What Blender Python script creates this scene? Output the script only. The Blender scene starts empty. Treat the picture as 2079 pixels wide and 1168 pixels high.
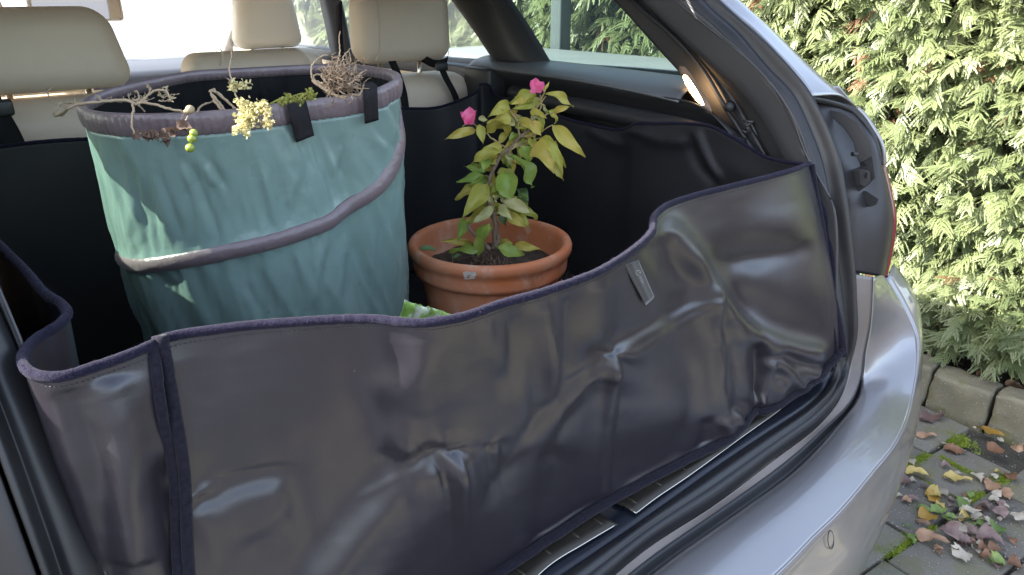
import bpy, bmesh, math, random
import numpy as np
from mathutils import Vector, Matrix, noise
R=math.radians
random.seed(7); rng=np.random.default_rng(7)
S=bpy.context.scene; COL=S.collection
# ------------------------------------------------------------------ camera
FOC=1450.0; PITCH=R(22.5); HEAD=R(41); CAM=np.array([-.65,-.5,1.3])
cd=bpy.data.cameras.new('camera'); cam=bpy.data.objects.new('camera',cd); COL.objects.link(cam)
cam.location=CAM; cam.rotation_euler=(R(90)-PITCH,0,-HEAD)
cd.sensor_width=36; cd.lens=36*FOC/2079; cd.clip_start=.02; cd.clip_end=600
S.camera=cam
# ------------------------------------------------------------------ light
SUN_AZ=R(-58); SUN_EL=R(36)
w=bpy.data.worlds.new('World'); S.world=w; w.use_nodes=True
nt=w.node_tree; nt.nodes.clear()
sk=nt.nodes.new('ShaderNodeTexSky'); sk.sky_type='NISHITA'; sk.sun_disc=False
sk.sun_elevation=SUN_EL; sk.sun_rotation=SUN_AZ; sk.air_density=1.0; sk.dust_density=2.5; sk.ozone_density=1.0
hs=nt.nodes.new('ShaderNodeHueSaturation'); hs.inputs['Saturation'].default_value=.72
bg=nt.nodes.new('ShaderNodeBackground'); bg.inputs[1].default_value=.15
ow=nt.nodes.new('ShaderNodeOutputWorld'); nt.links.new(sk.outputs[0],hs.inputs['Color']); nt.links.new(hs.outputs[0],bg.inputs[0]); nt.links.new(bg.outputs[0],ow.inputs[0])
sd=bpy.data.lights.new('sun','SUN'); sd.energy=4.5; sd.angle=R(.5); sd.color=(1,.95,.86)
so=bpy.data.objects.new('sun',sd); COL.objects.link(so)
tosun=Vector((math.sin(SUN_AZ)*math.cos(SUN_EL),math.cos(SUN_AZ)*math.cos(SUN_EL),math.sin(SUN_EL)))
so.rotation_euler=tosun.to_track_quat('Z','Y').to_euler(); so.location=(0,0,6)
S.view_settings.view_transform='Standard'; S.view_settings.look='None'
S.view_settings.exposure=2.42; S.view_settings.gamma=1; S.view_settings.use_curve_mapping=False
S.render.engine='CYCLES'
# ------------------------------------------------------------------ measuring: photo pixel + one known coordinate -> point of the place
def ray(px,py):
    a=px-1039.5;b=py-584
    fw=FOC*math.cos(PITCH)-b*math.sin(PITCH);dn=FOC*math.sin(PITCH)+b*math.cos(PITCH)
    return np.array([fw*math.sin(HEAD)+a*math.cos(HEAD),fw*math.cos(HEAD)-a*math.sin(HEAD),-dn])
def U(px,py,x=None,y=None,z=None,d=None):
    r=ray(px,py)
    if x is not None:t=(x-CAM[0])/r[0]
    elif y is not None:t=(y-CAM[1])/r[1]
    elif z is not None:t=(z-CAM[2])/r[2]
    else:t=d/FOC
    return CAM+r*t
VF=np.array([math.sin(HEAD)*math.cos(PITCH),math.cos(HEAD)*math.cos(PITCH),-math.sin(PITCH)])
VR=np.array([math.cos(HEAD),-math.sin(HEAD),0.]);VU=np.cross(VR,VF)
def proj(P):
    v=np.asarray(P)-CAM; d=v@VF
    return 1039.5+FOC*(v@VR)/d, 584-FOC*(v@VU)/d, d
def pts(L):
    out=[]
    for p in L:
        if len(p)==3: out.append(np.array(p,float))
        else: out.append(U(p[0],p[1],**{p[2]:p[3]}))
    return np.array(out)
def crom(P,n,closed=False):
    P=np.asarray(P,float)
    if closed: Q=np.vstack([P[-1],P,P[0],P[1]])
    else: Q=np.vstack([2*P[0]-P[1],P,2*P[-1]-P[-2]])
    dense=[]
    for i in range(1,len(Q)-2):
        p0,p1,p2,p3=Q[i-1],Q[i],Q[i+1],Q[i+2]
        a=max(np.linalg.norm(p1-p0),1e-6)**.5;b=max(np.linalg.norm(p2-p1),1e-6)**.5;c=max(np.linalg.norm(p3-p2),1e-6)**.5
        m1=((p1-p0)/a-(p2-p0)/(a+b)+(p2-p1)/b)*b
        m2=((p2-p1)/b-(p3-p1)/(b+c)+(p3-p2)/c)*b
        for t in np.linspace(0,1,24,endpoint=False):
            dense.append((2*t**3-3*t**2+1)*p1+(t**3-2*t**2+t)*m1+(-2*t**3+3*t**2)*p2+(t**3-t**2)*m2)
    dense.append(Q[-2]); dense=np.array(dense)
    s=np.concatenate([[0],np.cumsum(np.linalg.norm(np.diff(dense,axis=0),axis=1))])
    q=np.linspace(0,s[-1],n+1)[:-1] if closed else np.linspace(0,s[-1],n)
    return np.stack([np.interp(q,s,dense[:,k]) for k in range(3)],1)
# ------------------------------------------------------------------ objects
def tag(o,label=None,cat=None,group=None,kind=None):
    if label:o['label']=label
    if cat:o['category']=cat
    if group:o['group']=group
    if kind:o['kind']=kind
    return o
def empty(name,loc,label,cat,group=None):
    o=bpy.data.objects.new(name,None); COL.objects.link(o); o.location=loc; o.empty_display_size=.05
    return tag(o,label,cat,group)
def mk(name,V,Fc,mat,parent=None,smooth=True):
    me=bpy.data.meshes.new(name); me.from_pydata([tuple(map(float,v)) for v in V],[],[tuple(int(i) for i in f) for f in Fc])
    if smooth: me.shade_smooth()
    me.update()
    if mat: me.materials.append(mat)
    o=bpy.data.objects.new(name,me); COL.objects.link(o)
    if parent is not None:
        o.parent=parent
        L=parent.location.copy(); p=parent.parent
        while p: L+=p.location; p=p.parent
        me.transform(Matrix.Translation(-L))
    return o
def grid(name,G,mat,parent=None,closed_u=False,thick=0,smooth=True,flip=False,offset=0):
    G=np.asarray(G); nu,nv=G.shape[:2]; V=G.reshape(-1,3); Fc=[]
    for i in range(nu if closed_u else nu-1):
        a=(i)*nv; b=((i+1)%nu)*nv
        for j in range(nv-1):
            f=(a+j,b+j,b+j+1,a+j+1); Fc.append(f[::-1] if flip else f)
    o=mk(name,V,Fc,mat,parent,smooth)
    if thick:
        m=o.modifiers.new('s','SOLIDIFY'); m.thickness=thick; m.offset=offset
    return o
def loft(name,curves,mat,parent=None,n=70,mid=5,thick=.003,smoothcross=True,mirror=False):
    C=[crom(pts(c) if not isinstance(c,np.ndarray) else c,n) for c in curves]
    C=np.array(C)
    if len(C)>2 and smoothcross:
        G=np.array([crom(C[:,i],mid*(len(C)-1)+1) for i in range(n)])
    else:
        G=np.array([[C[0][i]*(1-t)+C[-1][i]*t for t in np.linspace(0,1,mid)] if len(C)==2 else C[:,i] for i in range(n)])
    o=grid(name,G,mat,parent,thick=thick)
    if mirror:
        G2=G.copy(); G2[...,0]=2*CX-G2[...,0]
        grid(name,G2,mat,parent,thick=thick,flip=True)
    return o
def tubemesh(P,rad,n=8,V=None,Fc=None,cap=True,flat=1.0,up=None):
    P=np.asarray(P,float); V=[] if V is None else V; Fc=[] if Fc is None else Fc
    rad=np.ones(len(P))*rad if np.isscalar(rad) else np.asarray(rad)
    T=np.gradient(P,axis=0); T/=np.linalg.norm(T,axis=1)[:,None]+1e-9
    u=np.array([0,0,1.]) if up is None else np.asarray(up,float)
    if abs(T[0]@u)>.95: u=np.array([1,0,0.])
    base=len(V); N=u-T[0]*(T[0]@u); N/=np.linalg.norm(N)
    for i in range(len(P)):
        N=N-T[i]*(T[i]@N); N/=np.linalg.norm(N)+1e-9; B=np.cross(T[i],N)
        for k in range(n):
            a=2*math.pi*k/n; V.append(P[i]+rad[i]*(N*math.cos(a)+B*math.sin(a)*flat))
    for i in range(len(P)-1):
        for k in range(n):
            a=base+i*n+k;b=base+i*n+(k+1)%n; Fc.append((a,b,b+n,a+n))
    if cap:
        Fc.append(tuple(base+k for k in range(n))[::-1]); e=base+(len(P)-1)*n; Fc.append(tuple(e+k for k in range(n)))
    return V,Fc
def tube(name,P,rad,mat,parent=None,n=8,**k):
    V,Fc=tubemesh(P,rad,n,**k); return mk(name,V,Fc,mat,parent)
def lathe(name,prof,mat,parent=None,c=(0,0,0),n=64,flip=False):
    G=np.array([[[c[0]+r*math.cos(a),c[1]+r*math.sin(a),c[2]+z] for r,z in prof] for a in np.linspace(0,2*math.pi,n,endpoint=False)])
    return grid(name,G,mat,parent,closed_u=True,flip=flip)
def rbox(name,c,s,bev,mat,parent=None,segs=5,taper=0,rot=(0,0,0),puff=0):
    bm=bmesh.new(); bmesh.ops.create_cube(bm,size=1)
    for v in bm.verts:
        k=1-taper*(v.co.z+.5)
        v.co=Vector((v.co.x*s[0]*k,v.co.y*s[1],v.co.z*s[2]))
    if bev>0: bmesh.ops.bevel(bm,geom=bm.edges[:]+bm.verts[:],offset=bev,segments=segs,profile=.5,affect='EDGES')
    from mathutils import Euler
    M=Matrix.Translation(Vector(c))@Euler(rot).to_matrix().to_4x4()
    bmesh.ops.transform(bm,matrix=M,verts=bm.verts)
    me=bpy.data.meshes.new(name); bm.to_mesh(me); bm.free()
    if bev>0: me.shade_smooth()
    me.materials.append(mat); o=bpy.data.objects.new(name,me); COL.objects.link(o)
    if parent is not None:
        o.parent=parent; L=parent.location.copy(); p=parent.parent
        while p: L+=p.location; p=p.parent
        me.transform(Matrix.Translation(-L))
    return o
# ------------------------------------------------------------------ materials
def mat(name,col,rough=.6,metal=0,spec=.5,coat=0,coat_r=.05,col2=None,nscale=8,namt=.5,bump=0,bscale=60,bdist=.002,sheen=0,trans=0,emit=None,estr=0,stretch=None,alpha=None,sss=0,rnd=None,detail=6,rvar=0):
    m=bpy.data.materials.new(name); m.use_nodes=True; t=m.node_tree; b=t.nodes['Principled BSDF']
    b.inputs['Base Color'].default_value=(*col,1); b.inputs['Roughness'].default_value=rough
    b.inputs['Metallic'].default_value=metal; b.inputs['Specular IOR Level'].default_value=spec
    b.inputs['Coat Weight'].default_value=coat; b.inputs['Coat Roughness'].default_value=coat_r
    if sheen: b.inputs['Sheen Weight'].default_value=sheen; b.inputs['Sheen Roughness'].default_value=.4
    tc=t.nodes.new('ShaderNodeTexCoord'); vec=tc.outputs['Object']
    if stretch:
        mp=t.nodes.new('ShaderNodeMapping'); mp.inputs['Scale'].default_value=stretch; t.links.new(vec,mp.inputs[0]); vec=mp.outputs[0]
    cout=None
    if col2 is not None:
        nz=t.nodes.new('ShaderNodeTexNoise'); nz.inputs['Scale'].default_value=nscale; nz.inputs['Detail'].default_value=detail
        t.links.new(vec,nz.inputs['Vector'])
        rp=t.nodes.new('ShaderNodeValToRGB'); rp.color_ramp.elements[0].position=.5-namt/2; rp.color_ramp.elements[1].position=.5+namt/2
        rp.color_ramp.elements[0].color=(*col,1); rp.color_ramp.elements[1].color=(*col2,1)
        t.links.new(nz.outputs[0],rp.inputs[0]); cout=rp.outputs[0]
        if rvar:
            mr=t.nodes.new('ShaderNodeMapRange'); mr.inputs[3].default_value=rough-rvar; mr.inputs[4].default_value=rough+rvar
            mr.inputs[1].default_value=.3; mr.inputs[2].default_value=.7
            t.links.new(nz.outputs[0],mr.inputs[0]); t.links.new(mr.outputs[0],b.inputs['Roughness'])
    if rnd is not None:
        oi=t.nodes.new('ShaderNodeObjectInfo'); mx=t.nodes.new('ShaderNodeMix'); mx.data_type='RGBA'
        mx.inputs['Factor'].default_value=.5; t.links.new(oi.outputs['Random'],mx.inputs['Factor'])
        if cout: t.links.new(cout,mx.inputs['A'])
        else: mx.inputs['A'].default_value=(*col,1)
        mx.inputs['B'].default_value=(*rnd,1); cout=mx.outputs['Result']
    if cout: t.links.new(cout,b.inputs['Base Color'])
    if bump:
        nb=t.nodes.new('ShaderNodeTexNoise'); nb.inputs['Scale'].default_value=bscale; nb.inputs['Detail'].default_value=5
        t.links.new(tc.outputs['Object'],nb.inputs['Vector'])
        bp=t.nodes.new('ShaderNodeBump'); bp.inputs['Strength'].default_value=bump; bp.inputs['Distance'].default_value=bdist
        t.links.new(nb.outputs[0],bp.inputs['Height']); t.links.new(bp.outputs[0],b.inputs['Normal'])
    if trans:
        tr=t.nodes.new('ShaderNodeBsdfTranslucent'); mx=t.nodes.new('ShaderNodeMixShader'); mx.inputs[0].default_value=trans
        if cout: t.links.new(cout,tr.inputs[0])
        else: tr.inputs[0].default_value=(*col,1)
        o=t.nodes['Material Output']; t.links.new(b.outputs[0],mx.inputs[1]); t.links.new(tr.outputs[0],mx.inputs[2]); t.links.new(mx.outputs[0],o.inputs[0])
    if emit: b.inputs['Emission Color'].default_value=(*emit,1); b.inputs['Emission Strength'].default_value=estr
    return m
def glassmat(name,tint,haze=.06,gl=.08,hazecol=(.8,.82,.8)):
    m=bpy.data.materials.new(name); m.use_nodes=True; t=m.node_tree; t.nodes.clear()
    o=t.nodes.new('ShaderNodeOutputMaterial'); tr=t.nodes.new('ShaderNodeBsdfTransparent'); tr.inputs[0].default_value=(*tint,1)
    g=t.nodes.new('ShaderNodeBsdfGlossy'); g.inputs['Roughness'].default_value=.02
    fr=t.nodes.new('ShaderNodeFresnel'); fr.inputs[0].default_value=1.5
    m1=t.nodes.new('ShaderNodeMixShader'); t.links.new(fr.outputs[0],m1.inputs[0]); t.links.new(tr.outputs[0],m1.inputs[1]); t.links.new(g.outputs[0],m1.inputs[2])
    d=t.nodes.new('ShaderNodeBsdfDiffuse'); d.inputs[0].default_value=(*hazecol,1); tl=t.nodes.new('ShaderNodeBsdfTranslucent'); tl.inputs[0].default_value=(*hazecol,1)
    m0=t.nodes.new('ShaderNodeMixShader'); m0.inputs[0].default_value=.5; t.links.new(d.outputs[0],m0.inputs[1]); t.links.new(tl.outputs[0],m0.inputs[2])
    m2=t.nodes.new('ShaderNodeMixShader'); m2.inputs[0].default_value=haze; t.links.new(m1.outputs[0],m2.inputs[1]); t.links.new(m0.outputs[0],m2.inputs[2])
    t.links.new(m2.outputs[0],o.inputs[0]); return m
M={}
M['paint']=mat('car_paint',(.30,.295,.305),.34,metal=.7,coat=.8,coat_r=.04,col2=(.33,.32,.325),nscale=3,namt=.6)
M['paint2']=mat('flange_paint',(.20,.165,.145),.5,metal=.4,coat=.3,coat_r=.2,col2=(.2,.18,.17),nscale=6,namt=.6,rvar=.1)
M['black_plastic']=mat('black_plastic',(.022,.022,.024),.45,bump=.25,bscale=900,bdist=.0006,col2=(.03,.03,.032),nscale=5)
M['trim']=mat('grey_trim',(.058,.056,.057),.42,bump=.35,bscale=700,bdist=.0008,col2=(.046,.045,.046),nscale=4)
M['ledge']=mat('skylit_ledge_trim',(.13,.135,.14),.35,bump=.3,bscale=700,bdist=.0006)  # trim made lighter: the sky light on the ledge is in its colour
M['rubber']=mat('rubber',(.015,.015,.017),.42,bump=.1,bscale=300,bdist=.0006,col2=(.028,.027,.028),nscale=9,rvar=.06)
M['sillplastic']=mat('sill_plastic',(.008,.010,.017),.3,bump=.1,bscale=400,bdist=.0004,col2=(.013,.015,.024),nscale=12,rvar=.08)
M['lampback']=mat('lamp_housing',(.017,.015,.017),.40,bump=.08,bscale=500,bdist=.0004,col2=(.026,.023,.024),nscale=6,rvar=.05)
M['steel']=mat('steel',(.62,.58,.5),.22,metal=1,col2=(.5,.46,.4),nscale=20)
M['steeldark']=mat('brushed_steel_plate',(.07,.06,.045),.42,metal=.6,col2=(.04,.035,.03),nscale=30,stretch=(1,8,1))
M['red']=mat('red_lens',(.16,.004,.010),.12,coat=1,spec=.6)
M['liner']=mat('coated_fabric',(.0150,.0128,.0190),.37,spec=.6,coat=.38,coat_r=.29,bump=.3,bscale=520,bdist=.0005,col2=(.019,.0165,.0215),nscale=5,namt=.7,rvar=.04)
M['linerin']=mat('liner_inside',(.012,.012,.014),.55,spec=.35,col2=(.018,.018,.02),nscale=6,bump=.2,bscale=700,bdist=.0006)
M['binding']=mat('felt_binding',(.006,.0055,.013),.95,spec=.1,sheen=.06,col2=(.020,.018,.036),nscale=420,namt=.5,bump=1,bscale=900,bdist=.0012)
M['bindingd']=mat('dark_felt_binding',(.008,.007,.012),.95,spec=.1,sheen=.1,col2=(.02,.018,.028),nscale=300,bump=1,bscale=900,bdist=.001)
M['leather']=mat('beige_leather',(.66,.545,.43),.5,bump=.25,bscale=350,bdist=.0008,col2=(.70,.58,.46),nscale=4)
M['leatherf']=mat('glare_pale_leather',(.85,.80,.72),.5,bump=.2,bscale=350,bdist=.0008)  # paler copy of the leather, glare on the front seat put into its colour
M['seatback']=mat('seat_back_cloth',(.012,.012,.013),.9,spec=.2)
M['headliner']=mat('headliner',(.45,.43,.40),.95,spec=.1)
M['dash']=mat('dashboard',(.05,.055,.075),.5)
M['glass']=glassmat('glare_hazed_glass',(.86,.92,.88),.28,hazecol=(.9,.92,.9))  # white haze mixed in to bleach the view like glare
M['glassq']=glassmat('tinted_glass',(.42,.52,.48),.10,hazecol=(.35,.45,.45))
M['glassr']=glassmat('hatch_glass',(.8,.85,.82),.02)
M['glassw']=glassmat('windscreen_glass',(.9,.94,.92),.22,hazecol=(.9,.9,.9))
M['lamp']=mat('lit_lamp',(1,.75,.45),.4,emit=(1,.62,.30),estr=9)
M['lampglow']=mat('lamp_glow_surround',(.25,.16,.10),.4,col2=(.2,.13,.09))  # warm glow of the lamp painted into the bezel colour
def E_(): pass
CX=-.02
# ================================================================== SETTING
M['pavejoint']=mat('joint_soil',(.05,.048,.04),.95,col2=(.07,.065,.05),nscale=90,bump=1,bscale=200,bdist=.004)
M['drive']=mat('pale_gravel',(.55,.53,.49),.9,col2=(.42,.40,.37),nscale=120,bump=.6,bscale=150,bdist=.006)
M['soil']=mat('soil',(.035,.026,.018),.95,col2=(.07,.052,.036),nscale=60,bump=1,bscale=90,bdist=.01)
M['tarmac']=mat('dark_yard',(.042,.041,.044),.85,col2=(.062,.060,.062),nscale=3,bump=.4,bscale=90,bdist=.006)
mk('ground',[(-150,-150,-.06),(150,-150,-.06),(150,150,-.06),(-150,150,-.06)],[(0,1,2,3)],M['tarmac'],smooth=False)['kind']='structure'
mk('driveway',[(-30,5.0,-.05),(30,5.0,-.05),(30,60,-.05),(-30,60,-.05)],[(0,1,2,3)],M['drive'],smooth=False)['kind']='structure'
PY0,PY1=-1.6,3.2
mk('joint_bed',[(-.6,PY0,-.028),(1.80,PY0,-.028),(1.80,PY1,-.028),(-.6,PY1,-.028)],[(0,1,2,3)],M['pavejoint'],smooth=False)['kind']='structure'
soil=mk('garden_soil',[(1.9,-2.5,.06),(6,-2.5,.06),(6,8,.06),(1.9,8,.06)],[(0,1,2,3)],M['soil'],smooth=False); soil['kind']='structure'
# pavers -------------------------------------------------------------
pave=empty('pavement',(1.2,0,0),None,None); pave['kind']='structure'
def paver_mat(nm,a,b,mossy):
    m=mat(nm,a,.85,col2=b,nscale=7,namt=.5,detail=10)
    t=m.node_tree; bs=t.nodes['Principled BSDF']
    tc=t.nodes.new('ShaderNodeTexCoord'); vo=t.nodes.new('ShaderNodeTexNoise'); vo.inputs['Scale'].default_value=170; vo.inputs['Detail'].default_value=3
    t.links.new(tc.outputs['Object'],vo.inputs[0]); rp=t.nodes.new('ShaderNodeValToRGB'); rp.color_ramp.elements[0].position=.63; rp.color_ramp.elements[1].position=.74
    t.links.new(vo.outputs[0],rp.inputs[0]); mx=t.nodes.new('ShaderNodeMix'); mx.data_type='RGBA'
    src=bs.inputs['Base Color'].links[0].from_socket
    t.links.new(src,mx.inputs['A']); mx.inputs['B'].default_value=(.33,.32,.30,1); t.links.new(rp.outputs[0],mx.inputs['Factor'])
    mo=t.nodes.new('ShaderNodeTexNoise'); mo.inputs['Scale'].default_value=9; mo.inputs['Detail'].default_value=8
    t.links.new(tc.outputs['Object'],mo.inputs[0]); r2=t.nodes.new('ShaderNodeValToRGB'); r2.color_ramp.elements[0].position=.5; r2.color_ramp.elements[1].position=.62
    r2.color_ramp.elements[1].color=(mossy,mossy,mossy,1); t.links.new(mo.outputs[0],r2.inputs[0])
    m2=t.nodes.new('ShaderNodeMix'); m2.data_type='RGBA'; t.links.new(mx.outputs['Result'],m2.inputs['A']); m2.inputs['B'].default_value=(.13,.125,.05,1)
    t.links.new(r2.outputs[0],m2.inputs['Factor']); t.links.new(m2.outputs['Result'],bs.inputs['Base Color'])
    bp=t.nodes.new('ShaderNodeBump'); bp.inputs['Strength'].default_value=.7; bp.inputs['Distance'].default_value=.003
    nb=t.nodes.new('ShaderNodeTexNoise'); nb.inputs['Scale'].default_value=140; nb.inputs['Detail'].default_value=8; t.links.new(tc.outputs['Object'],nb.inputs[0])
    t.links.new(nb.outputs[0],bp.inputs['Height']); t.links.new(bp.outputs[0],bs.inputs['Normal']); return m
PM=[paver_mat('paver_grey',(.135,.125,.105),(.20,.185,.155),.5),paver_mat('paver_dark',(.105,.098,.088),(.155,.145,.125),.35),paver_mat('paver_green',(.16,.155,.12),(.22,.21,.15),.8)]
ROT=R(-8.5); ca,sa=math.cos(ROT),math.sin(ROT)
meshes={}
def slab_mesh(key,lx,ly,h,bev,m,jit=.003):
    bm=bmesh.new(); bmesh.ops.create_cube(bm,size=1)
    for v in bm.verts: v.co=Vector((v.co.x*lx+random.uniform(-jit,jit),v.co.y*ly+random.uniform(-jit,jit),(v.co.z-.5)*h))
    bmesh.ops.bevel(bm,geom=[e for e in bm.edges],offset=bev,segments=2,profile=.5,affect='EDGES')
    me=bpy.data.meshes.new(key); bm.to_mesh(me); bm.free(); me.shade_smooth(); me.materials.append(m); return me
NX,NY=.262,.186
pm=[slab_mesh('paver',NX-.012,NY-.012,.06,.006,PM[i%3]) for i in range(9)]
k=0
for j in range(-11,18):
    for i in range(-9,6):
        lx=(i+.5+(.5 if j%2 else 0))*NX; ly=(j+.5)*NY
        wx=1.50+lx*ca-ly*sa; wy=.042+lx*sa+ly*ca
        if wx>1.70 or wx<-.6 or wy<PY0+.1 or wy>PY1-.1: continue
        big=(k*7+j*3)%9
        if wx>1.4: big=2 if (i+j)%2 else 0
        o=bpy.data.objects.new('paver',pm[big]); COL.objects.link(o); o.parent=pave
        o.location=(wx-1.2,wy,random.uniform(-.004,.002)); o.rotation_euler=(random.uniform(-.01,.01),random.uniform(-.01,.01),ROT+random.uniform(-.012,.012)); k+=1
# kerb ------------------------------------------------------------------
kerb=empty('kerb',(1.79,0,0),None,None); kerb['kind']='structure'
M['kerb']=paver_mat('kerb_stone',(.13,.12,.085),(.21,.19,.13),1.0)
for i in range(-8,18):
    y0=-.022+i*.187
    bm=bmesh.new(); bmesh.ops.create_cube(bm,size=1); bmesh.ops.subdivide_edges(bm,edges=bm.edges[:],cuts=7,use_grid_fill=True)
    hh=.125+random.uniform(-.008,.008)
    for v in bm.verts:
        v.co=Vector((v.co.x*.11,v.co.y*.178,(v.co.z+.5)*(hh+.05)-.05))
    bmesh.ops.bevel(bm,geom=[e for e in bm.edges if len(e.link_faces)==2 and e.calc_face_angle()>1],offset=.010,segments=3,profile=.5,affect='EDGES')
    for v in bm.verts:
        n=noise.noise_vector(v.co*22+Vector((i*5,0,0))); v.co+=n*.007+noise.noise_vector(v.co*70+Vector((i*3,1,0)))*.003
    me=bpy.data.meshes.new('kerb_stone'); bm.to_mesh(me); bm.free(); me.shade_smooth(); me.materials.append(M['kerb'])
    o=bpy.data.objects.new('kerb_stone',me); COL.objects.link(o); o.parent=kerb; o.location=(.055,y0+.0935,0); o.rotation_euler=(0,random.uniform(.0,.05),random.uniform(-.03,.03))
# ================================================================== CAR
car=empty('estate_car',(0,1.6,0),'silver grey estate car with its tailgate open and a fabric-lined boot','car')
def ext(c,z=1.40,i=2):
    d=c[0]-c[i]; t=(z-c[0][2])/d[2]; return np.vstack([[c[0]+d*t],c])
def mir(A): B=np.array(A,float)[::-1].copy(); B[:,0]=2*CX-B[:,0]; return B
# jamb and sill curves (inner -> outer), right half then mirrored into one full ring
G_in=ext(pts([(1267,22,'x',.63),(1308,68,'x',.63),(1342,106,'x',.63),(1377,144,'x',.63),(1440,222,'x',.625),(1500,300,'x',.62)]))
G_rod=ext(pts([(1308,24,'x',.615),(1360,68,'x',.615),(1428,144,'x',.615),(1475,222,'x',.61),(1540,322,'x',.60)]))
G_mid0=ext(pts([(1325,24,'x',.622),(1385,78,'x',.622),(1440,140,'x',.622),(1490,200,'x',.622),(1520,250,'x',.62),(1560,322,'x',.61)]))
def extd(c):
    d=c[-1]-c[-3]; return np.vstack([c,[c[-1]+d/np.linalg.norm(d)*.09]])
G_ridge=ext(pts([(1342,34,'x',.598),(1411,103,'x',.598),(1497,178,'x',.593),(1555,250,'x',.588),(1592,322,'x',.58)]))
G_two=ext(pts([(1400,26,'x',.588),(1480,90,'x',.588),(1548,151,'x',.582),(1603,226,'x',.577),(1636,312,'x',.572)]))
S1=ext(pts([(1414,22,'x',.590),(1459,62,'x',.590),(1534,144,'x',.588),(1582,192,'x',.585),(1613,253,'x',.58),(1640,325,'x',.575),(1662,450,'x',.568),(1688,600,'x',.565),(1700,700,'x',.562),(1697,745,'x',.562),(1685,780,'z',.632),(1649,820,'z',.632),(1561,880,'z',.632),(1449,956,'z',.632),(1360,1021,'z',.632),(1272,1077,'z',.632),(1192,1141,'z',.632)]))
S1m=ext(pts([(1450,22,'x',.615),(1500,66,'x',.615),(1565,142,'x',.612),(1612,192,'x',.608),(1645,260,'x',.604),(1672,335,'x',.600),(1692,450,'x',.598),(1708,600,'x',.598),(1714,700,'x',.598),(1708,750,'x',.596),(1697,788,'z',.640),(1655,840,'z',.640),(1561,908,'z',.640),(1449,988,'z',.640),(1358,1053,'z',.640),(1270,1111,'z',.640),(1225,1142,'z',.640)]))
S2=ext(pts([(1487,27,'x',.625),(1548,82,'x',.622),(1603,137,'x',.618),(1650,204,'x',.612),(1692,293,'x',.608),(1712,385,'x',.606),(1726,488,'x',.604),(1735,600,'x',.603),(1733,685,'x',.603),(1721,752,'x',.602),(1706,800,'z',.620),(1661,860,'z',.615),(1561,936,'z',.615),(1449,1021,'z',.615),(1356,1085,'z',.615),(1268,1145,'z',.615)]))
def full(c,zend=None):
    # finish each half at the car's centre line, then mirror to the other side
    c=np.array(c); e=c[-1].copy()
    mid=np.array([CX,e[1]+.001,e[2]]); keep=c[c[:,0]>CX+.06]
    return np.vstack([keep,[mid],mir(keep)])
def band(name,cs,m,n=200,mid=6,thick=.003):
    C=[crom(c,n) for c in cs]
    G=np.array([crom(np.array([C[k][i] for k in range(len(C))]),mid*(len(C)-1)+1) for i in range(n)])
    return grid(name,G,m,car,thick=thick)
G_in,G_rod,G_mid0,G_ridge,G_two=[extd(q) for q in (G_in,G_rod,G_mid0,G_ridge,G_two)]
# inner trim of the rear pillars, both sides
for sgn in (0,1):
    f=(lambda c:c) if not sgn else (lambda c:mir(c[:-1]-np.array([0,0,0])))
    for nm,cs,m in [('pillar_trim',[G_in,G_rod+np.array([.012,0,0]),G_mid0,],M['black_plastic']),('pillar_trim',[G_mid0,G_ridge,G_ridge+np.array([-.002,0.004,0]),G_two,S1[:10]],M['trim'])]:
        loft(nm,[f(c) for c in cs],m,car,n=60,mid=5,thick=.002)
    tube('cargo_net_rail',crom(f(G_rod),50),.0045,M['black_plastic'],car)
    tube('trim_piping',crom(f(G_two),60),.0022,M['trim'],car)
# rubber seal: two rounded ridges
o1=np.array([0,0,0]); a_in,a_m,a_out=full(S1),full(S1m),full(S2)
def lift(A,B,k,h):
    A2=crom(A,160);B2=crom(B,160); Cc=A2*(1-k)+B2*k; c=np.array([CX,.35,.95]); 
    nrm=np.array([0,-1,0.])*np.ones_like(Cc); up=np.clip((.72-Cc[:,2])/.08,0,1)[:,None]; nrm=nrm*(1-up)+np.array([0,-.35,.94])*up
    return Cc+nrm*h
seal=band('door_seal',[lift(a_in,a_m,0,0),lift(a_in,a_m,.25,.007),lift(a_in,a_m,.6,.009),lift(a_in,a_m,.9,.001),lift(a_m,a_out,.15,.004),lift(a_m,a_out,.5,.011),lift(a_m,a_out,.85,.008),lift(a_m,a_out,1,-.002)],M['rubber'],mid=4)
# painted flange between the seal and the tail lamp / bumper
S3=pts([(1728,556,'x',.608),(1735,600,'x',.610),(1733,685,'x',.610),(1724,752,'x',.608),(1709,800,'z',.612),(1663,863,'z',.607),(1563,940,'z',.607),(1451,1025,'z',.607),(1358,1089,'z',.607),(1268,1149,'z',.607)])
S4=pts([(1770,562,'x',.655),(1765,650,'x',.655),(1752,715,'x',.652),(1745,765,'x',.645),(1727,812,'z',.600),(1669,872,'z',.597),(1581,948,'z',.597),(1461,1033,'z',.597),(1360,1101,'z',.597),(1304,1145,'z',.597)])
band('rear_flange',[full(S3),full(S3)*.5+full(S4)*.5+np.array([0,0,.004]) if len(S3)==len(S4) else full(S3),full(S4)] if False else [full(S3),full(S4)],M['paint2'],n=220,mid=8)
S4b=S4+np.array([0,-.002,-.014]); S5b=None
S5=pts([(1773,563,'x',.658),(1768,650,'x',.660),(1757,715,'x',.660),(1752,770,'x',.655),(1743,808,'z',.598),(1699,868,'z',.598),(1617,956,'z',.598),(1501,1041,'z',.598),(1380,1125,'z',.598),(1356,1145,'z',.598)])
band('bumper_groove',[full(S4+np.array([0,0,-.001])),full((S4+S5)/2+np.array([0,0,-.016])),full(S5+np.array([0,0,-.001]))],M['black_plastic'],n=220,mid=4)
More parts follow.
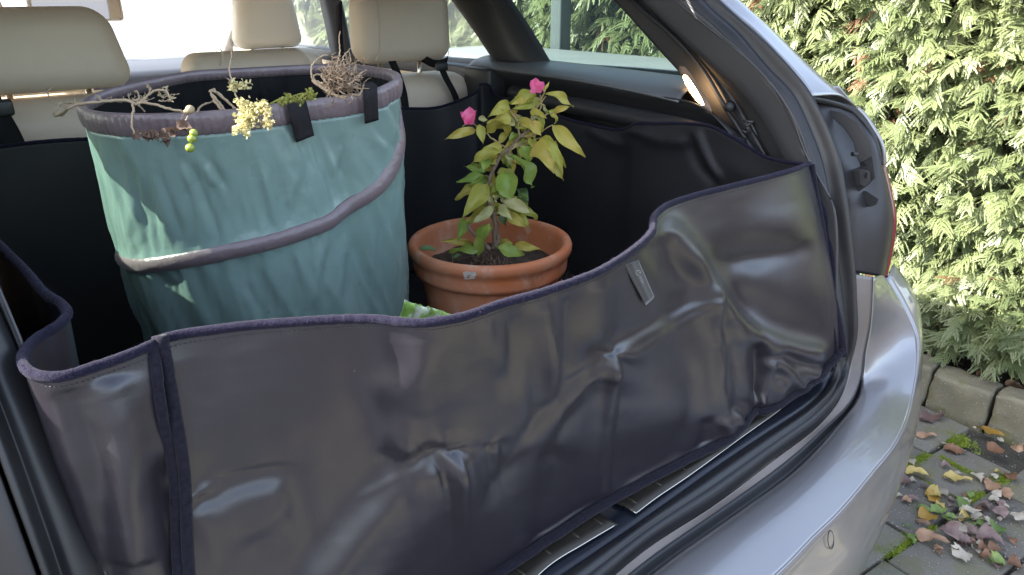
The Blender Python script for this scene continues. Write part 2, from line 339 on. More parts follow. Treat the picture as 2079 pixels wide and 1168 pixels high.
S5c=pts([(1776,563,'x',.665),(1771,650,'x',.668),(1762,715,'x',.668),(1760,770,'x',.662),(1754,806,'z',.602),(1712,868,'z',.604),(1633,960,'z',.604),(1520,1047,'z',.604),(1400,1130,'z',.604),(1378,1145,'z',.604)])
B2=pts([(1799,566,'x',.785),(1832,620,'x',.80),(1858,679,'x',.80),(1860,740,'x',.748),(1852,800,'z',.600),(1822,892,'z',.597),(1770,960,'z',.596),(1702,1040,'z',.595),(1650,1090,'z',.595),(1597,1145,'z',.595)])
B2b=pts([(1803,563,'x',.80),(1838,618,'x',.82),(1863,679,'x',.812),(1863,742,'x',.752),(1856,803,'z',.588),(1827,895,'z',.585),(1776,964,'z',.584),(1708,1046,'z',.583),(1656,1096,'z',.583),(1605,1150,'z',.583)])
B3=pts([(1815,535,'x',.865),(1862,612,'x',.885),(1872,685,'x',.878),(1871,760,'x',.82),(1867,825,'z',.515),(1848,918,'z',.505),(1818,996,'z',.50),(1773,1080,'z',.495),(1735,1145,'z',.49),(1650,1240,'z',.49)])
def low(c,z,dy,dx=0):
    o=c.copy(); o[:,2]=z; o[:,1]+=dy; o[:,0]-=dx; return o
bump_top=band('bumper',[full(S5),full(S5c),full(S5c*.5+B2*.5+np.array([0,0,.006])),full(B2)],M['paint'],n=240,mid=8)
bump_face=band('bumper',[full(B2),full(B2b),full(B3),full(low(B3,.34,.02,.01)),full(low(B3,.20,.09,.03))],M['paint'],n=240,mid=6)
# parking sensor on the bumper face
ps=U(1686,1096,z=.567); psr=.011
dirn=np.array([.15,-.93,.33])
sV,sF=[],[]
_a1=np.array([.985,.16,0]); _a2=np.cross(_a1,dirn); _a2/=np.linalg.norm(_a2)
ring=[ps+_a1*math.cos(a)*psr+_a2*math.sin(a)*psr*1.2+dirn*.0006 for a in np.linspace(0,2*math.pi,28)]
tube('bumper_edge',crom(full(B2)+np.array([0,-.001,-.0005]),260),.0022,M['paint'],car,n=8)
tube('parking_sensor',ring,.0007,M['black_plastic'],bump_face,n=6)
# body behind/over the lamps: painted strip down the pillar
W0=np.vstack([S2[:4][:1],S2[1:4]]); 
W_in=ext(pts([(1487,25,'x',.628),(1527,58,'x',.628),(1568,99,'x',.628),(1616,151,'x',.628),(1648,196,'x',.628)]))
W_out=ext(pts([(1514,22,'x',.72),(1568,72,'x',.74),(1637,137,'x',.76),(1692,185,'x',.77),(1741,219,'x',.77)]))
W_mid=(W_in+W_out)/2+np.array([0.004,-.004,.012])
for f in (lambda c:c,mir): loft('rear_pillar',[f(W_in),f(W_mid),f(W_out)],M['paint'],car,n=50,mid=8)
# tail lamp housing
r_in=pts([(1650,203,'x',.612),(1692,293,'x',.612),(1712,385,'x',.610),(1726,488,'x',.608),(1733,559,'x',.606)])
r_a =pts([(1664,210,'x',.66),(1722,320,'x',.665),(1742,400,'x',.66),(1750,480,'x',.655),(1752,559,'x',.65)])
r_b =pts([(1690,212,'x',.70),(1744,300,'x',.72),(1765,370,'x',.72),(1768,460,'x',.70),(1768,560,'x',.69)])
r_c =pts([(1722,228,'x',.735),(1768,292,'x',.745),(1782,350,'x',.75),(1796,450,'x',.755),(1784,561,'x',.745)])
r_out=pts([(1743,232,'x',.752),(1776,280,'x',.76),(1790,334,'x',.77),(1812,448,'x',.79),(1795,563,'x',.785)])
for f in (lambda c:c,mir):
    loft('tail_lamp_housing',[f(r_in),f(r_a+np.array([0,.022,0])),f(r_b+np.array([0,.012,0])),f(r_c+np.array([0,-.002,0])),f(r_out)],M['lampback'],car,n=60,mid=6)
    rim=pts([(1741,220,'x',.75),(1758,238,'x',.757),(1774,262,'x',.762),(1790,292,'x',.768),(1795,318,'x',.772),(1795,334,'x',.775)])
    tube('painted_edge',crom(f(rim),40),.0042,M['paint'],car)
    rim2=pts([(1646,199,'x',.64),(1680,206,'x',.69),(1712,216,'x',.73),(1735,228,'x',.745),(1764,262,'x',.755),(1780,300,'x',.762),(1786,332,'x',.768)])
    tube('lamp_gasket',crom(f(rim2),50),.006,M['rubber'],car)
    lens_i=pts([(1790,336,'x',.778),(1803,390,'x',.787),(1813,448,'x',.792),(1806,510,'x',.79),(1795,563,'x',.788)])
    lens_m=pts([(1796,333,'x',.79),(1810,388,'x',.80),(1820,448,'x',.806),(1812,510,'x',.803),(1800,564,'x',.80)])
    lens_o=lens_m+np.array([.07,.10,0])
    loft('tail_lamp',[f(lens_i),f(lens_m),f(lens_o)],M['red'],car,n=30,mid=6)
# striker bracket and bolt hole
PLATE=[(1668,221),(1705,228),(1738,247),(1767,293),(1768,317),(1744,331),(1738,317),(1733,290),(1712,259)]
def facing(name,poly,d0,th,m,bev=.002):
    A=[U(x,y,x=d0) for x,y in poly]; n=np.array([-.35,-.93,.1]); n/=np.linalg.norm(n)
    V=[a for a in A]+[a+n*th for a in A]; k=len(A)
    Fc=[tuple(range(k))[::-1],tuple(range(k,2*k))]+[(i,(i+1)%k,(i+1)%k+k,i+k) for i in range(k)]
    o=mk(name,V,Fc,m,car,smooth=False); b=o.modifiers.new('b','BEVEL'); b.width=bev; b.segments=2; return o
facing('cover_plate',PLATE,.70,.003,M['trim'],.0012)
facing('striker_plate',[(1726,345),(1745,338),(1744,325),(1762,315),(1768,360),(1752,376),(1735,388),(1727,376)],.705,.012,M['black_plastic'])
facing('striker_plate',[(1729,345),(1741,341),(1751,346),(1752,366),(1740,378),(1731,374)],.70,.019,M['trim'],.003)
hc=U(1741.5,354,x=.699)+np.array([-.35,-.93,.1])*.0195
hn=np.array([-.35,-.93,.1]); hn/=np.linalg.norm(hn); h1=np.cross(hn,[0,0,1]); h1/=np.linalg.norm(h1); h2=np.cross(hn,h1)
mk('bolt_hole',[hc+hn*.001]+[hc+hn*.001+.0055*(h1*math.cos(a)+h2*math.sin(a)) for a in np.linspace(0,2*math.pi,20,endpoint=False)],[(0,i+1,(i+1)%20+1) for i in range(20)],M['seatback'],car)
facing('striker_plate',[(1731,392),(1752,386),(1777,402),(1772,415),(1758,420),(1742,402)],.715,.01,M['black_plastic'])
hc=U(1726,312,x=.66)-np.array([0,.004,0]); V,Fc=tubemesh([hc,hc+hn*.012],[.004,.0035],10); mk('bolt',V,Fc,M['black_plastic'],car)
# scuff plates on the sill -------------------------------------------------
sc_out=pts([(1628,792,'z',.6415),(1589,828,'z',.6415),(1501,892,'z',.6415),(1397,968,'z',.6415),(1332,1012,'z',.6415),(1291,1043,'z',.6415)])
sc2_out=pts([(1251,1066,'z',.6415),(1180,1108,'z',.6415),(1120,1145,'z',.6415),(-.30,-.03,.6415),(-.45,.0,.6415)])
def scuff(c,nr):
    c=crom(c,60); inn=c+np.array([-.004,.052,0]); 
    G=np.array([[inn[i]*(1-t)+c[i]*t for t in np.linspace(0,1,5)] for i in range(60)])
    p=grid('scuff_plate',G,M['steeldark'],car,thick=.0025,offset=1)
    tube('plate_edge',np.vstack([inn[-1]+[0,-.012,0],c[-1]+[0,.004,.001],c[::-1]+np.array([0,0,.0008])]),.0013,M['steel'],p,n=6)
    for i in np.linspace(2,57,nr):
        i=int(i); a=c[i]*.85+inn[i]*.15+[0,0,.001]; b=c[i]*.3+inn[i]*.7+[0,0,.001]
        tube('plate_rib',crom([a,(a+b)/2+[0,0,.0015],b],8),[.0008,.0018,.0022,.0022,.0022,.0022,.0018,.0008],M['steeldark'],p,n=8)
scuff(sc_out,9); scuff(sc2_out,9)
sill_in=pts([(1697,745,'x',.562),(1685,780,'z',.632),(1649,820,'z',.632),(1561,880,'z',.632),(1449,956,'z',.632),(1360,1021,'z',.632),(1272,1077,'z',.632),(1192,1141,'z',.632)])
band('loading_sill',[full(sill_in),full(sill_in+np.array([-.012,.016,.004])),full(sill_in+np.array([-.02,.03,.003])),full(np.minimum(sill_in+np.array([-.035,.12,.004]),[.54,9,9]))],M['sillplastic'],n=200,mid=4)
# floor of the boot, wheel-house walls
def box(name,x0,x1,y0,y1,z0,z1,m,parent=car,bev=0):
    return rbox(name,((x0+x1)/2,(y0+y1)/2,(z0+z1)/2),(x1-x0,y1-y0,z1-z0),bev,m,parent,3)
box('boot_floor',-.66,.62,.06,1.12,.56,.598,M['seatback'])
box('cabin_floor',-.80,.76,1.12,3.0,.24,.28,M['seatback'])
for sx in (1,-1):
    c=lambda v:CX+sx*v
    xs=sorted([c(.645),c(.86)])
    # right/left side trim: ledge, recessed panel, roller arm
    led=[np.array([(c(.60),y,z) for y,z in [(1.10,1.112),(.98,1.113),(.8,1.112),(.65,1.108),(.5,1.100),(.40,1.092)]]),
         np.array([(c(.625),y,z) for y,z in [(1.10,1.128),(.98,1.129),(.8,1.128),(.65,1.124),(.5,1.117),(.40,1.112)]]),
         np.array([(c(.695),y,z) for y,z in [(1.10,1.136),(.98,1.137),(.8,1.136),(.65,1.134),(.5,1.132),(.40,1.130)]]),
         np.array([(c(.72),y,z) for y,z in [(1.10,1.118),(.98,1.119),(.8,1.118),(.65,1.116),(.5,1.114),(.40,1.110)]])]
    loft('window_ledge',led,M['ledge'],car,n=50,mid=5)
    wall=[np.array([(c(.601),y,z) for y,z in [(1.10,1.110),(.8,1.110),(.5,1.098),(.34,1.088),(.22,1.0)]]),
          np.array([(c(.640),y,z) for y,z in [(1.10,1.085),(.8,1.085),(.5,1.075),(.32,1.06),(.16,.97)]]),
          np.array([(c(.640),y,z) for y,z in [(1.10,1.0),(.8,1.0),(.5,1.0),(.30,1.0),(.10,.93)]]),
          np.array([(c(.60),y,z) for y,z in [(1.10,.60),(.8,.60),(.5,.60),(.25,.60),(.03,.62)]])]
    loft('side_trim',wall,M['black_plastic'],car,n=50,mid=4,smoothcross=False)
    arm=np.array([(c(.605),.92,1.058),(c(.60),.75,1.055),(c(.598),.5,1.048),(c(.60),.34,1.040),(c(.612),.25,1.02)])
    tube('cover_rail',crom(arm,40),.020,M['black_plastic'],car,n=16)
    box('side_trim_block',*sorted([c(.585),c(.70)]),.99,1.10,.9,1.115,M['black_plastic'],bev=.008)
    # C pillar
    cp_a=np.array([(c(.675),.845,1.13),(c(.66),.95,1.25),(c(.60),1.08,1.40)])
    cp_b=np.array([(c(.640),.90,1.13),(c(.62),1.0,1.25),(c(.55),1.10,1.40)])
    cp_c=np.array([(c(.635),1.02,1.13),(c(.615),1.14,1.25),(c(.55),1.26,1.40)])
    cp_d=np.array([(c(.70),1.10,1.13),(c(.68),1.20,1.25),(c(.60),1.32,1.40)])
    loft('middle_pillar',[cp_a,cp_b,cp_c,cp_d],M['black_plastic'],car,n=30,mid=5)
    # quarter glass
    gl=[np.array([(c(.70),.24,1.118),(c(.66),.40,1.27),(c(.60),.58,1.40)]),np.array([(c(.70),.88,1.118),(c(.66),.99,1.27),(c(.60),1.10,1.40)])]
    loft('quarter_window',gl,M['glassq'],car,n=12,mid=12,thick=0)
    # door belt line, B pillar, door glass
    box('door_panel',*sorted([c(.70),c(.76)]),1.10,3.05,.45,1.085,M['leather'],bev=.02)
    box('door_panel',*sorted([c(.695),c(.77)]),1.10,3.05,1.06,1.10,M['dash'],bev=.008)
    gl=[np.array([(c(.745),1.02,1.09),(c(.70),1.14,1.25),(c(.62),1.26,1.40)]),np.array([(c(.745),2.95,1.05),(c(.70),2.60,1.25),(c(.62),2.35,1.40)])]
    loft('door_window',gl,M['glass'],car,n=12,mid=12,thick=0)
    bp=[np.array([(c(.715),1.93,1.06),(c(.675),1.90,1.25),(c(.60),1.86,1.41)]),np.array([(c(.690),1.97,1.06),(c(.655),1.95,1.25),(c(.58),1.90,1.41)]),np.array([(c(.715),2.08,1.06),(c(.675),2.05,1.25),(c(.60),1.97,1.41)])]
    loft('door_pillar',bp,M['dash'],car,n=20,mid=6,thick=.01)
    belt=crom([(c(.665),1.90,1.27),(c(.645),1.88,1.18),(c(.64),1.87,1.10),(c(.65),1.86,1.0)],20)
    G=np.array([[p+[0,-.02,0],p+[0,.02,0]] for p in belt]); grid('seat_belt',G,M['bindingd'],car,thick=.0015)
    # windscreen pillar
    tube('windscreen_pillar',crom([(c(.60),2.35,1.42),(c(.66),2.75,1.26),(c(.72),3.2,1.02)],20),.035,M['headliner'],car,n=10)
    # outside body: side skin from lamp/bumper outline forward
    prof=lambda y,yb:[(c(.62),y+.0,1.40),(c(.72),y,1.20),(c(.765),y,1.115),(c(.84),y,1.06),(c(.885),y,.95),(c(.90),y,.75),(c(.89),y,.5),(c(.87),y,.22)]
    side=[]
    lens_edge=np.array([(CX+(p[0]-CX)*sx,p[1],p[2]) for p in [W_out[-1],rim[-1]+[.006,.01,0],lens_o[7//3],B3[0],B3[2],B3[4]*[1,1,1],low(B3,.34,.02,.01)[4],low(B3,.20,.09,.03)[4]]])
    st0=np.array([(CX+sx*.79,.12,1.085),(CX+sx*.82,.10,1.02),(CX+sx*.86,.10,.93),(CX+sx*.878,.10,.85),(CX+sx*.885,.10,.76),(CX+sx*.87,.04,.60),(CX+sx*.87,.05,.45),(CX+sx*.84,.08,.22)])
    st1=np.array([(CX+sx*.80,.5,1.10),(CX+sx*.86,.5,1.04),(CX+sx*.885,.5,.95),(CX+sx*.90,.5,.85),(CX+sx*.90,.5,.75),(CX+sx*.90,.5,.6),(CX+sx*.89,.5,.45),(CX+sx*.87,.5,.22)])
    st2=st1.copy(); st2[:,1]=2.0; st3=st1.copy(); st3[:,1]=3.2; st4=st1.copy(); st4[:,1]=4.1; st4[:,0]=CX+(st4[:,0]-CX)*.86; st4[:3,2]-=[.25,.22,.15]; st3[:3,2]-=[.06,.05,.03]
    loft('body_side',[st0,st1,st2,st3,st4],M['paint'],car,n=40,mid=8)
    loft('body_shoulder',[np.array([(c(.74),.14,1.135),(c(.74),.6,1.135),(c(.75),1.1,1.12),(c(.75),3.0,1.06)]),np.array([(c(.79),.12,1.09),(c(.80),.5,1.10),(c(.80),1.5,1.10),(c(.80),3.2,1.04)])],M['paint'],car,n=30,mid=4)
    # outer roof rail / outer rear pillar
    loft('roof_side',[np.array([(c(.60),.50,1.405),(c(.60),1.3,1.42),(c(.60),2.3,1.42)]),np.array([(c(.66),.50,1.39),(c(.665),1.3,1.395),(c(.655),2.4,1.385)])],M['paint'],car,n=30,mid=4,thick=.02)
    # outer skin of rear pillar outside the glass
    loft('rear_pillar_skin',[np.vstack([[(c(.62),.52,1.405)],[(CX+sx*(W_out[i][0]-CX),W_out[i][1],W_out[i][2]) for i in (1,2,3,4,5)]]),np.array([(c(.64),.66,1.395),(c(.70),.50,1.30),(c(.73),.38,1.22),(c(.745),.30,1.17),(c(.76),.22,1.12),(c(.775),.16,1.09)])],M['paint'],car,n=30,mid=4)
    # wheels
    for wy in (.95,3.5):
        o=lathe('wheel',[(0,-.1),(.2,-.1),(.21,-.08),(.22,-.1),(.30,-.09),(.315,-.06),(.315,.06),(.30,.1),(.21,.1),(.2,.08),(.0,.05)],M['rubber'],None,n=40); o.data.transform(Matrix.Translation((c(.78),wy-1.6,.255))@Matrix.Rotation(R(90),4,'Y')); o.parent=car
# roof: outer skin and headliner
yy=[(.48,1.41),(.7,1.43),(1.3,1.455),(2.0,1.45),(2.45,1.42)]
rows=[np.array([(CX+x,y,z-.06*abs(x/.62)**3-.002) for y,z in yy]) for x in (-.62,-.4,0,.4,.62)]
loft('roof',rows,M['paint'],car,n=30,mid=5,thick=.01)
loft('headliner',[r-np.array([0,0,.03]) for r in rows],M['headliner'],car,n=30,mid=5,thick=.004)
# open tailgate above the photographer's view
tgp=[(.50,1.445),(.46,1.52),(.25,1.86),(.14,2.0),(-.02,2.13)]
def tgrow(x,w=1): return [np.array([CX+x*(1-.0*i),y,z-.03*abs(x/.6)**2]) for i,(y,z) in enumerate(tgp)]
for a,b in ((-.62,-.48),(.48,.62)):
    loft('tailgate',[np.array(tgrow(a)),np.array(tgrow((a+b)/2)),np.array(tgrow(b))],M['black_plastic'],car,n=24,mid=3,thick=.03)
loft('tailgate',[np.array(tgrow(x)[:2]) for x in (-.48,0,.48)],M['black_plastic'],car,n=6,mid=4,thick=.03)
loft('tailgate',[np.array(tgrow(x)[2:]) for x in (-.48,0,.48)],M['black_plastic'],car,n=14,mid=4,thick=.04)
loft('tailgate_window',[np.array(tgrow(x)[1:3])*[1,1,1]+[0,0,.005] for x in (-.48,0,.48)],M['glassr'],car,n=10,mid=4,thick=0)
# bonnet, windscreen, dashboard
loft('bonnet',[np.array([(CX+x,y,z-.05*abs(x/.8)**2) for y,z in [(3.15,1.02),(3.6,.97),(4.1,.86),(4.35,.72),(4.4,.45)]]) for x in (-.8,-.4,0,.4,.8)],M['paint'],car,n=30,mid=5,thick=.01)
loft('windscreen',[np.array([(CX+x,y,z) for y,z in [(2.42-abs(x)*.1,1.42),(2.8-abs(x)*.12,1.25),(3.22-abs(x)*.15,1.03)]]) for x in (-.66,-.33,0,.33,.66)],M['glassw'],car,n=20,mid=5,thick=0)
box('dashboard',CX-.72,CX+.72,2.55,3.15,.70,1.02,M['dash'],bev=.05)
# seats
def seat(x,y,w,ztop,h=.5,m=M['leather'],th=.16):
    return rbox('seat_back',(x,y+th/2,ztop-h/2),(w,th,h),.055,m,car,6)
sb=seat(.335,1.075,.52,1.10,.5); sbm=seat(-.03,1.085,.19,1.085,.48); sbl=seat(-.34,1.075,.42,1.115,.5)
for s_,x,wd in ((sb,.335,.5),(sbm,-.03,.2),(sbl,-.34,.4)):
    rbox('seat_back_cover',(x,1.068,.80),(wd+.05,.03,.43),.01,M['seatback'],s_,3)
rbox('seat_cushion',(CX,1.5,.55),(1.3,.5,.2),.06,M['leather'],car,5)
def headrest(par,x,y,z0,w,h,t,taper=.1,post=True,side=True,m=None):
    hr=rbox('headrest',(x,y,z0+h/2),(w,t,h),.042,m or M['leather'],par,8,taper=taper)
    if post:
        for s in (-1,1): tube('headrest_post',[(x+s*w*.22,y+.01,z0+.02),(x+s*w*.22,y+.02,z0-.1)],.006,M['steel'],hr,n=10)
    return hr
hrR=headrest(sb,.408,1.15,1.132,.275,.175,.10,.03)
hrL=headrest(sbl,-.395,1.13,1.125,.30,.15,.10,.22)
hrM=rbox('headrest',(-.005,1.14,1.132),(.275,.10,.095),.034,M['leather'],sbm,8)
for s in (-1,1): pass
fhx=float(U(541,60,y=2.12)[0]); fhz=float(U(541,98,y=2.12)[2])
fs=rbox('seat_back',(.40,2.1,.86),(.5,.14,.5),.06,M['leatherf'],car,5); headrest(fs,fhx,2.12,fhz,.255,.2,.1,.22,m=M['leatherf'])
fs2=rbox('seat_back',(-.38,2.1,.88),(.5,.14,.5),.06,M['leather'],car,5); headrest(fs2,-.42,2.12,1.14,.25,.2,.1,.2)
# piping seams on the headrests
def seam(hr,P): tube('seam',crom(P,30),.0016,M['leather'],hr,n=6)
seam(hrR,[U(764,-40,y=1.0985),U(769,20,y=1.0985),U(772,70,y=1.0985),U(770,105,y=1.0985),U(762,124,y=1.1005)])
seam(hrM,[U(447,98,y=1.0885),U(452,112,y=1.0885),U(448,135,y=1.0885)])
# interior mirror
mb=U(160,38,y=2.3)
mi=rbox('interior_mirror',(mb[0],mb[1],mb[2]+.028),(.27,.03,.075),.012,M['headliner'],car,4)
rbox('mirror_glass',(mb[0],mb[1]-.0145,mb[2]+.028),(.25,.004,.060),.0,mat('mirror_glass',(.8,.8,.82),.03,metal=1),mi)
tube('mirror_arm',[(mb[0],mb[1]+.01,mb[2]+.06),(mb[0],mb[1]+.08,mb[2]+.16)],.01,M['black_plastic'],mi)
# lit boot lamp
lc=[U(x,y,x=.588) for x,y in [(1389,152),(1396,154),(1404,163),(1414,178),(1424,195),(1430,208),(1430,214),(1425,213),(1415,204),(1403,188),(1393,170),(1388,158)]]
cen=np.mean(lc,axis=0); V=[cen-[.006,0,0]]+[p-np.array([.002,0,0]) for p in lc]; k=len(lc)
lamp=mk('boot_lamp',V,[(0,i+1,(i+1)%k+1) for i in range(k)],M['lamp'],car)
lc2=[cen+(p-cen)*1.6+[.004,0,0] for p in lc]; 
mk('lamp_bezel',[p for p in lc2]+[p-np.array([.0045,0,0])*1 for p in [cen+(q-cen)*1.08 for q in lc]],[(i,(i+1)%k,(i+1)%k+k,i+k) for i in range(k)],M['lampglow'],car)
# hook at the end of the net rail
hk=U(1482,215,x=.60); rbox('net_hook',hk,(.010,.012,.016),.003,M['seatback'],car,3,rot=(R(35),0,0))
V,Fc=tubemesh([hk+[-.006,-.005,.0],hk+[-.022,-.01,0]],[.011,.009],16); mk('net_hook',V,Fc,M['black_plastic'],car)
hk2=U(1520,262,x=.60)
V,Fc=[],[]
for a,b in [((1508,245),(1530,248)),((1512,262),(1524,250)),((1524,250),(1537,275)),((1506,264),(1516,270)),((1514,250),(1520,268))]:
    tubemesh([U(*a,x=.598),U(*b,x=.598)],.0022,6,V,Fc)
mk('moulded_emblem',V,Fc,M['trim'],car)
# ================================================================== BOOT LINER
liner=empty('boot_liner',(0,.5,.6),'dark wrinkled boot liner with a felt edge, its rear flap standing on the sill','boot liner')
def seg_d(px,py,x0,y0,x1,y1):
    dx,dy=x1-x0,y1-y0; L=math.hypot(dx,dy); t=((px-x0)*dx+(py-y0)*dy)/L/L
    return t,((px-x0)*dy-(py-y0)*dx)/L      # d>0: to the right of travel in picture terms flipped y
def sm(t,a=.25):
    t=np.clip(t,0,1); return np.clip(t/a,0,1)**2*(3-2*np.clip(t/a,0,1))*np.clip((1-t)/a,0,1)**2*(3-2*np.clip((1-t)/a,0,1))
def ridge(px,py,x0,y0,x1,y1,w,h,w2=None,a=.3):
    t,d=seg_d(px,py,x0,y0,x1,y1); w_=np.where(d>0,w,w2 or w); m=((t>0)&(t<1))
    return h*np.exp(-(d/w_)**2)*sm(t,a)*m
def ridgep(px,py,P,w,h,w2=None,a=.18):
    # ridge along a polyline: nearest point distance, one smooth taper over the whole length
    best=np.full(px.shape,1e9); dd=np.zeros(px.shape); tt=np.zeros(px.shape)
    P=crom(np.array([(x,y,0) for x,y in P],float),40)[:,:2]; n=len(P)-1
    for i in range(n):
        (x0,y0),(x1,y1)=P[i],P[i+1]; t,d=seg_d(px,py,x0,y0,x1,y1); tc=np.clip(t,0,1)
        q=np.hypot(px-(x0+tc*(x1-x0)),py-(y0+tc*(y1-y0))); u=q<best
        best=np.where(u,q,best); dd=np.where(u,np.sign(d)*q,dd); tt=np.where(u,(i+tc)/n,tt)
    w_=np.where(dd>0,w,w2 or w)
    return h*np.exp(-(dd/w_)**2)*sm(tt,a)
def crease(px,py,x0,y0,x1,y1,w,h,a=.3):
    t,d=seg_d(px,py,x0,y0,x1,y1); m=((t>0)&(t<1)); return h*np.exp(-np.abs(d)/w)*sm(t,a)*m
def blob(px,py,x,y,rx,ry,h,ang=0):
    c_,s_=math.cos(R(ang)),math.sin(R(ang)); u=((px-x)*c_+(py-y)*s_)/rx; v=(-(px-x)*s_+(py-y)*c_)/ry
    return h*np.exp(-(u*u+v*v))
def pinch(px,py,x,y,r,h,n,ph):
    q=np.hypot(px-x,py-y); th=np.arctan2(py-y,px-x); return h*np.cos(n*th+ph)*(q/r)*np.exp(-q/r)*1.8
def noise2(px,py,s,seed):
    out=np.zeros(px.shape); f=out.ravel(); a=px.ravel();b=py.ravel()
    for i in range(len(f)): f[i]=noise.noise(Vector((a[i]/s,b[i]/s,seed)))
    return out
Z=1.05
top=pts([(-.600,1.0,1.05),(-.600,.75,1.05),(-.592,.45,1.05),(60,560,'z',Z),(95,600,'z',Z),(128,622,'z',Z),(137,642,'z',Z),(120,662,'z',Z),(75,690,'z',Z),(50,718,'z',Z),(52,748,'z',Z),(75,764,'z',Z),(120,768,'z',Z),(200,745,'z',Z),(300,707,'z',Z),(330,692,'z',Z),(450,670,'z',Z),(600,656,'z',Z),(750,650,'z',Z),(860,658,'z',Z),(930,648,'z',Z),(1010,622,'z',Z),(1100,596,'z',Z),(1200,560,'z',Z),(1280,513,'z',Z),(1322,472,'z',Z),(1329,440,'z',Z),(1352,420,'z',1.05),(1400,402,'z',1.049),(1480,381,'z',1.046),(1560,361,'z',1.042),(1600,350,'z',1.038),(1642,334,'x',.545)])
itf=12
NB=420
T=crom(top,NB)
bot_px=pts([(-.600,1.0,.62),(-.600,.75,.62),(-.592,.45,.62),(-.590,.25,.64),(-.59,.18,.64),(-.59,.14,.64),(-.595,.11,.64),(-.60,.08,.64),(-.605,.06,.64),(-.61,.05,.64),(-.61,.04,.64),(-.605,.03,.64),(-.59,.025,.64),(-.57,.022,.64),(-.53,.02,.64),(-.51,.018,.64),(-.45,.016,.64),(-.38,.014,.64),(-.32,.014,.64),(-.27,.014,.64),(-.23,.014,.64),(1062,1143,'z',.645),(1140,1093,'z',.645),(1200,1052,'z',.645),(1250,1022,'z',.645),(1345,968,'z',.645),(1400,942,'z',.645),(1448,920,'z',.645),(1490,885,'z',.647),(1528,846,'z',.65),(1566,838,'z',.65),(1640,788,'z',.66),(1709,722,'x',.548)])
# match parameters by index: top and bottom have the same number of stations
def station(P,n,ref):
    # resample keeping the station index as the parameter (ref = cumulative length of the top curve)
    P=np.asarray(P,float); Q=[]; s=np.concatenate([[0],np.cumsum(np.linalg.norm(np.diff(ref,axis=0),axis=1))]); q=np.linspace(0,s[-1],n)
    # monotone-ish smooth interpolation through stations
    from bisect import bisect_right
    m=np.gradient(P,s,axis=0)
    out=[]
    for v in q:
        i=min(max(bisect_right(list(s),v)-1,0),len(s)-2); h=s[i+1]-s[i]; t=(v-s[i])/h
        m0=m[i];m1=m[i+1]; d=(P[i+1]-P[i])/h
        out.append((2*t**3-3*t**2+1)*P[i]+(t**3-2*t**2+t)*h*m0+(-2*t**3+3*t**2)*P[i+1]+(t**3-t**2)*h*m1)
    return np.array(out)
bot_px[:,2]+=.008; bot_px[:,1]+=.006
assert len(top)==len(bot_px)
Tt=station(top,NB,top); Bb=station(bot_px,NB,top)
NV=190
V_=np.linspace(0,1,NV)
G=Bb[:,None,:]*(1-V_[None,:,None])+Tt[:,None,:]*V_[None,:,None]
# plan waviness fades towards the sill with a soft S
wv=V_**1.25
G[...,:2]=Bb[:,None,:2]*(1-wv[None,:,None])+Tt[:,None,:2]*wv[None,:,None]
PX,PY,_=proj(G)
H=np.zeros(PX.shape); inv=np.sin(np.pi*np.clip(V_,0,1))[None,:]
def add(x): 
    global H; H=H+x
# --- left field: only the sharp puckers; the soft folds come from the slope field below
add(blob(PX,PY,560,840,190,150,.006,-15))
add(pinch(PX,PY,392,1000,18,.0035,3,.9))
add(pinch(PX,PY,906,906,26,.0042,3,1.2)); add(pinch(PX,PY,914,903,13,.0028,5,.4))
add(ridgep(PX,PY,[(872,892),(892,905),(915,910),(945,890)],4,-.0035,8,a=.3))
add(ridgep(PX,PY,[(880,925),(884,950),(890,980)],7,-.003,7,a=.3))
add(pinch(PX,PY,1000,897,10,.0028,3,2.0))
# --- middle: soft pleats hanging from the edge and a diagonal fan
add(ridgep(PX,PY,[(985,600),(990,680),(1010,780)],14,.005,16,a=.35))
add(ridgep(PX,PY,[(1045,590),(1040,690),(1015,820)],22,-.006,18,a=.35))
add(ridgep(PX,PY,[(1098,570),(1104,680),(1122,800)],9,.007,22,a=.3))
add(ridgep(PX,PY,[(1150,560),(1155,680),(1140,800)],26,-.008,14,a=.3))
add(ridgep(PX,PY,[(1215,530),(1215,640),(1180,740)],24,.007,26,a=.3))
add(ridgep(PX,PY,[(1270,640),(1180,760),(1090,850),(1040,930),(940,1060)],26,-.005,16))
add(ridgep(PX,PY,[(1235,740),(1160,800),(1095,860),(1020,960)],9,.003,13))
add(ridgep(PX,PY,[(1210,760),(1150,860),(1110,960)],15,-.006,20))
add(ridgep(PX,PY,[(1140,900),(1110,1000),(1080,1120)],30,-.008,40))
# planar facet with the sharp diagonal upper edge 1440,595 -> 1245,712
add(pinch(PX,PY,1240,716,22,.006,3,.3)); 
add(ridgep(PX,PY,[(1242,715),(1232,750),(1224,775)],6,.006,8))
add(ridgep(PX,PY,[(1256,760),(1251,880),(1247,1012)],70,-.0075,10,a=.2))
add(ridgep(PX,PY,[(1262,1010),(1330,970),(1400,925)],14,.006,20))
add(blob(PX,PY,1300,930,60,45,-.008,-20)); add(blob(PX,PY,1370,800,60,80,.008,0))
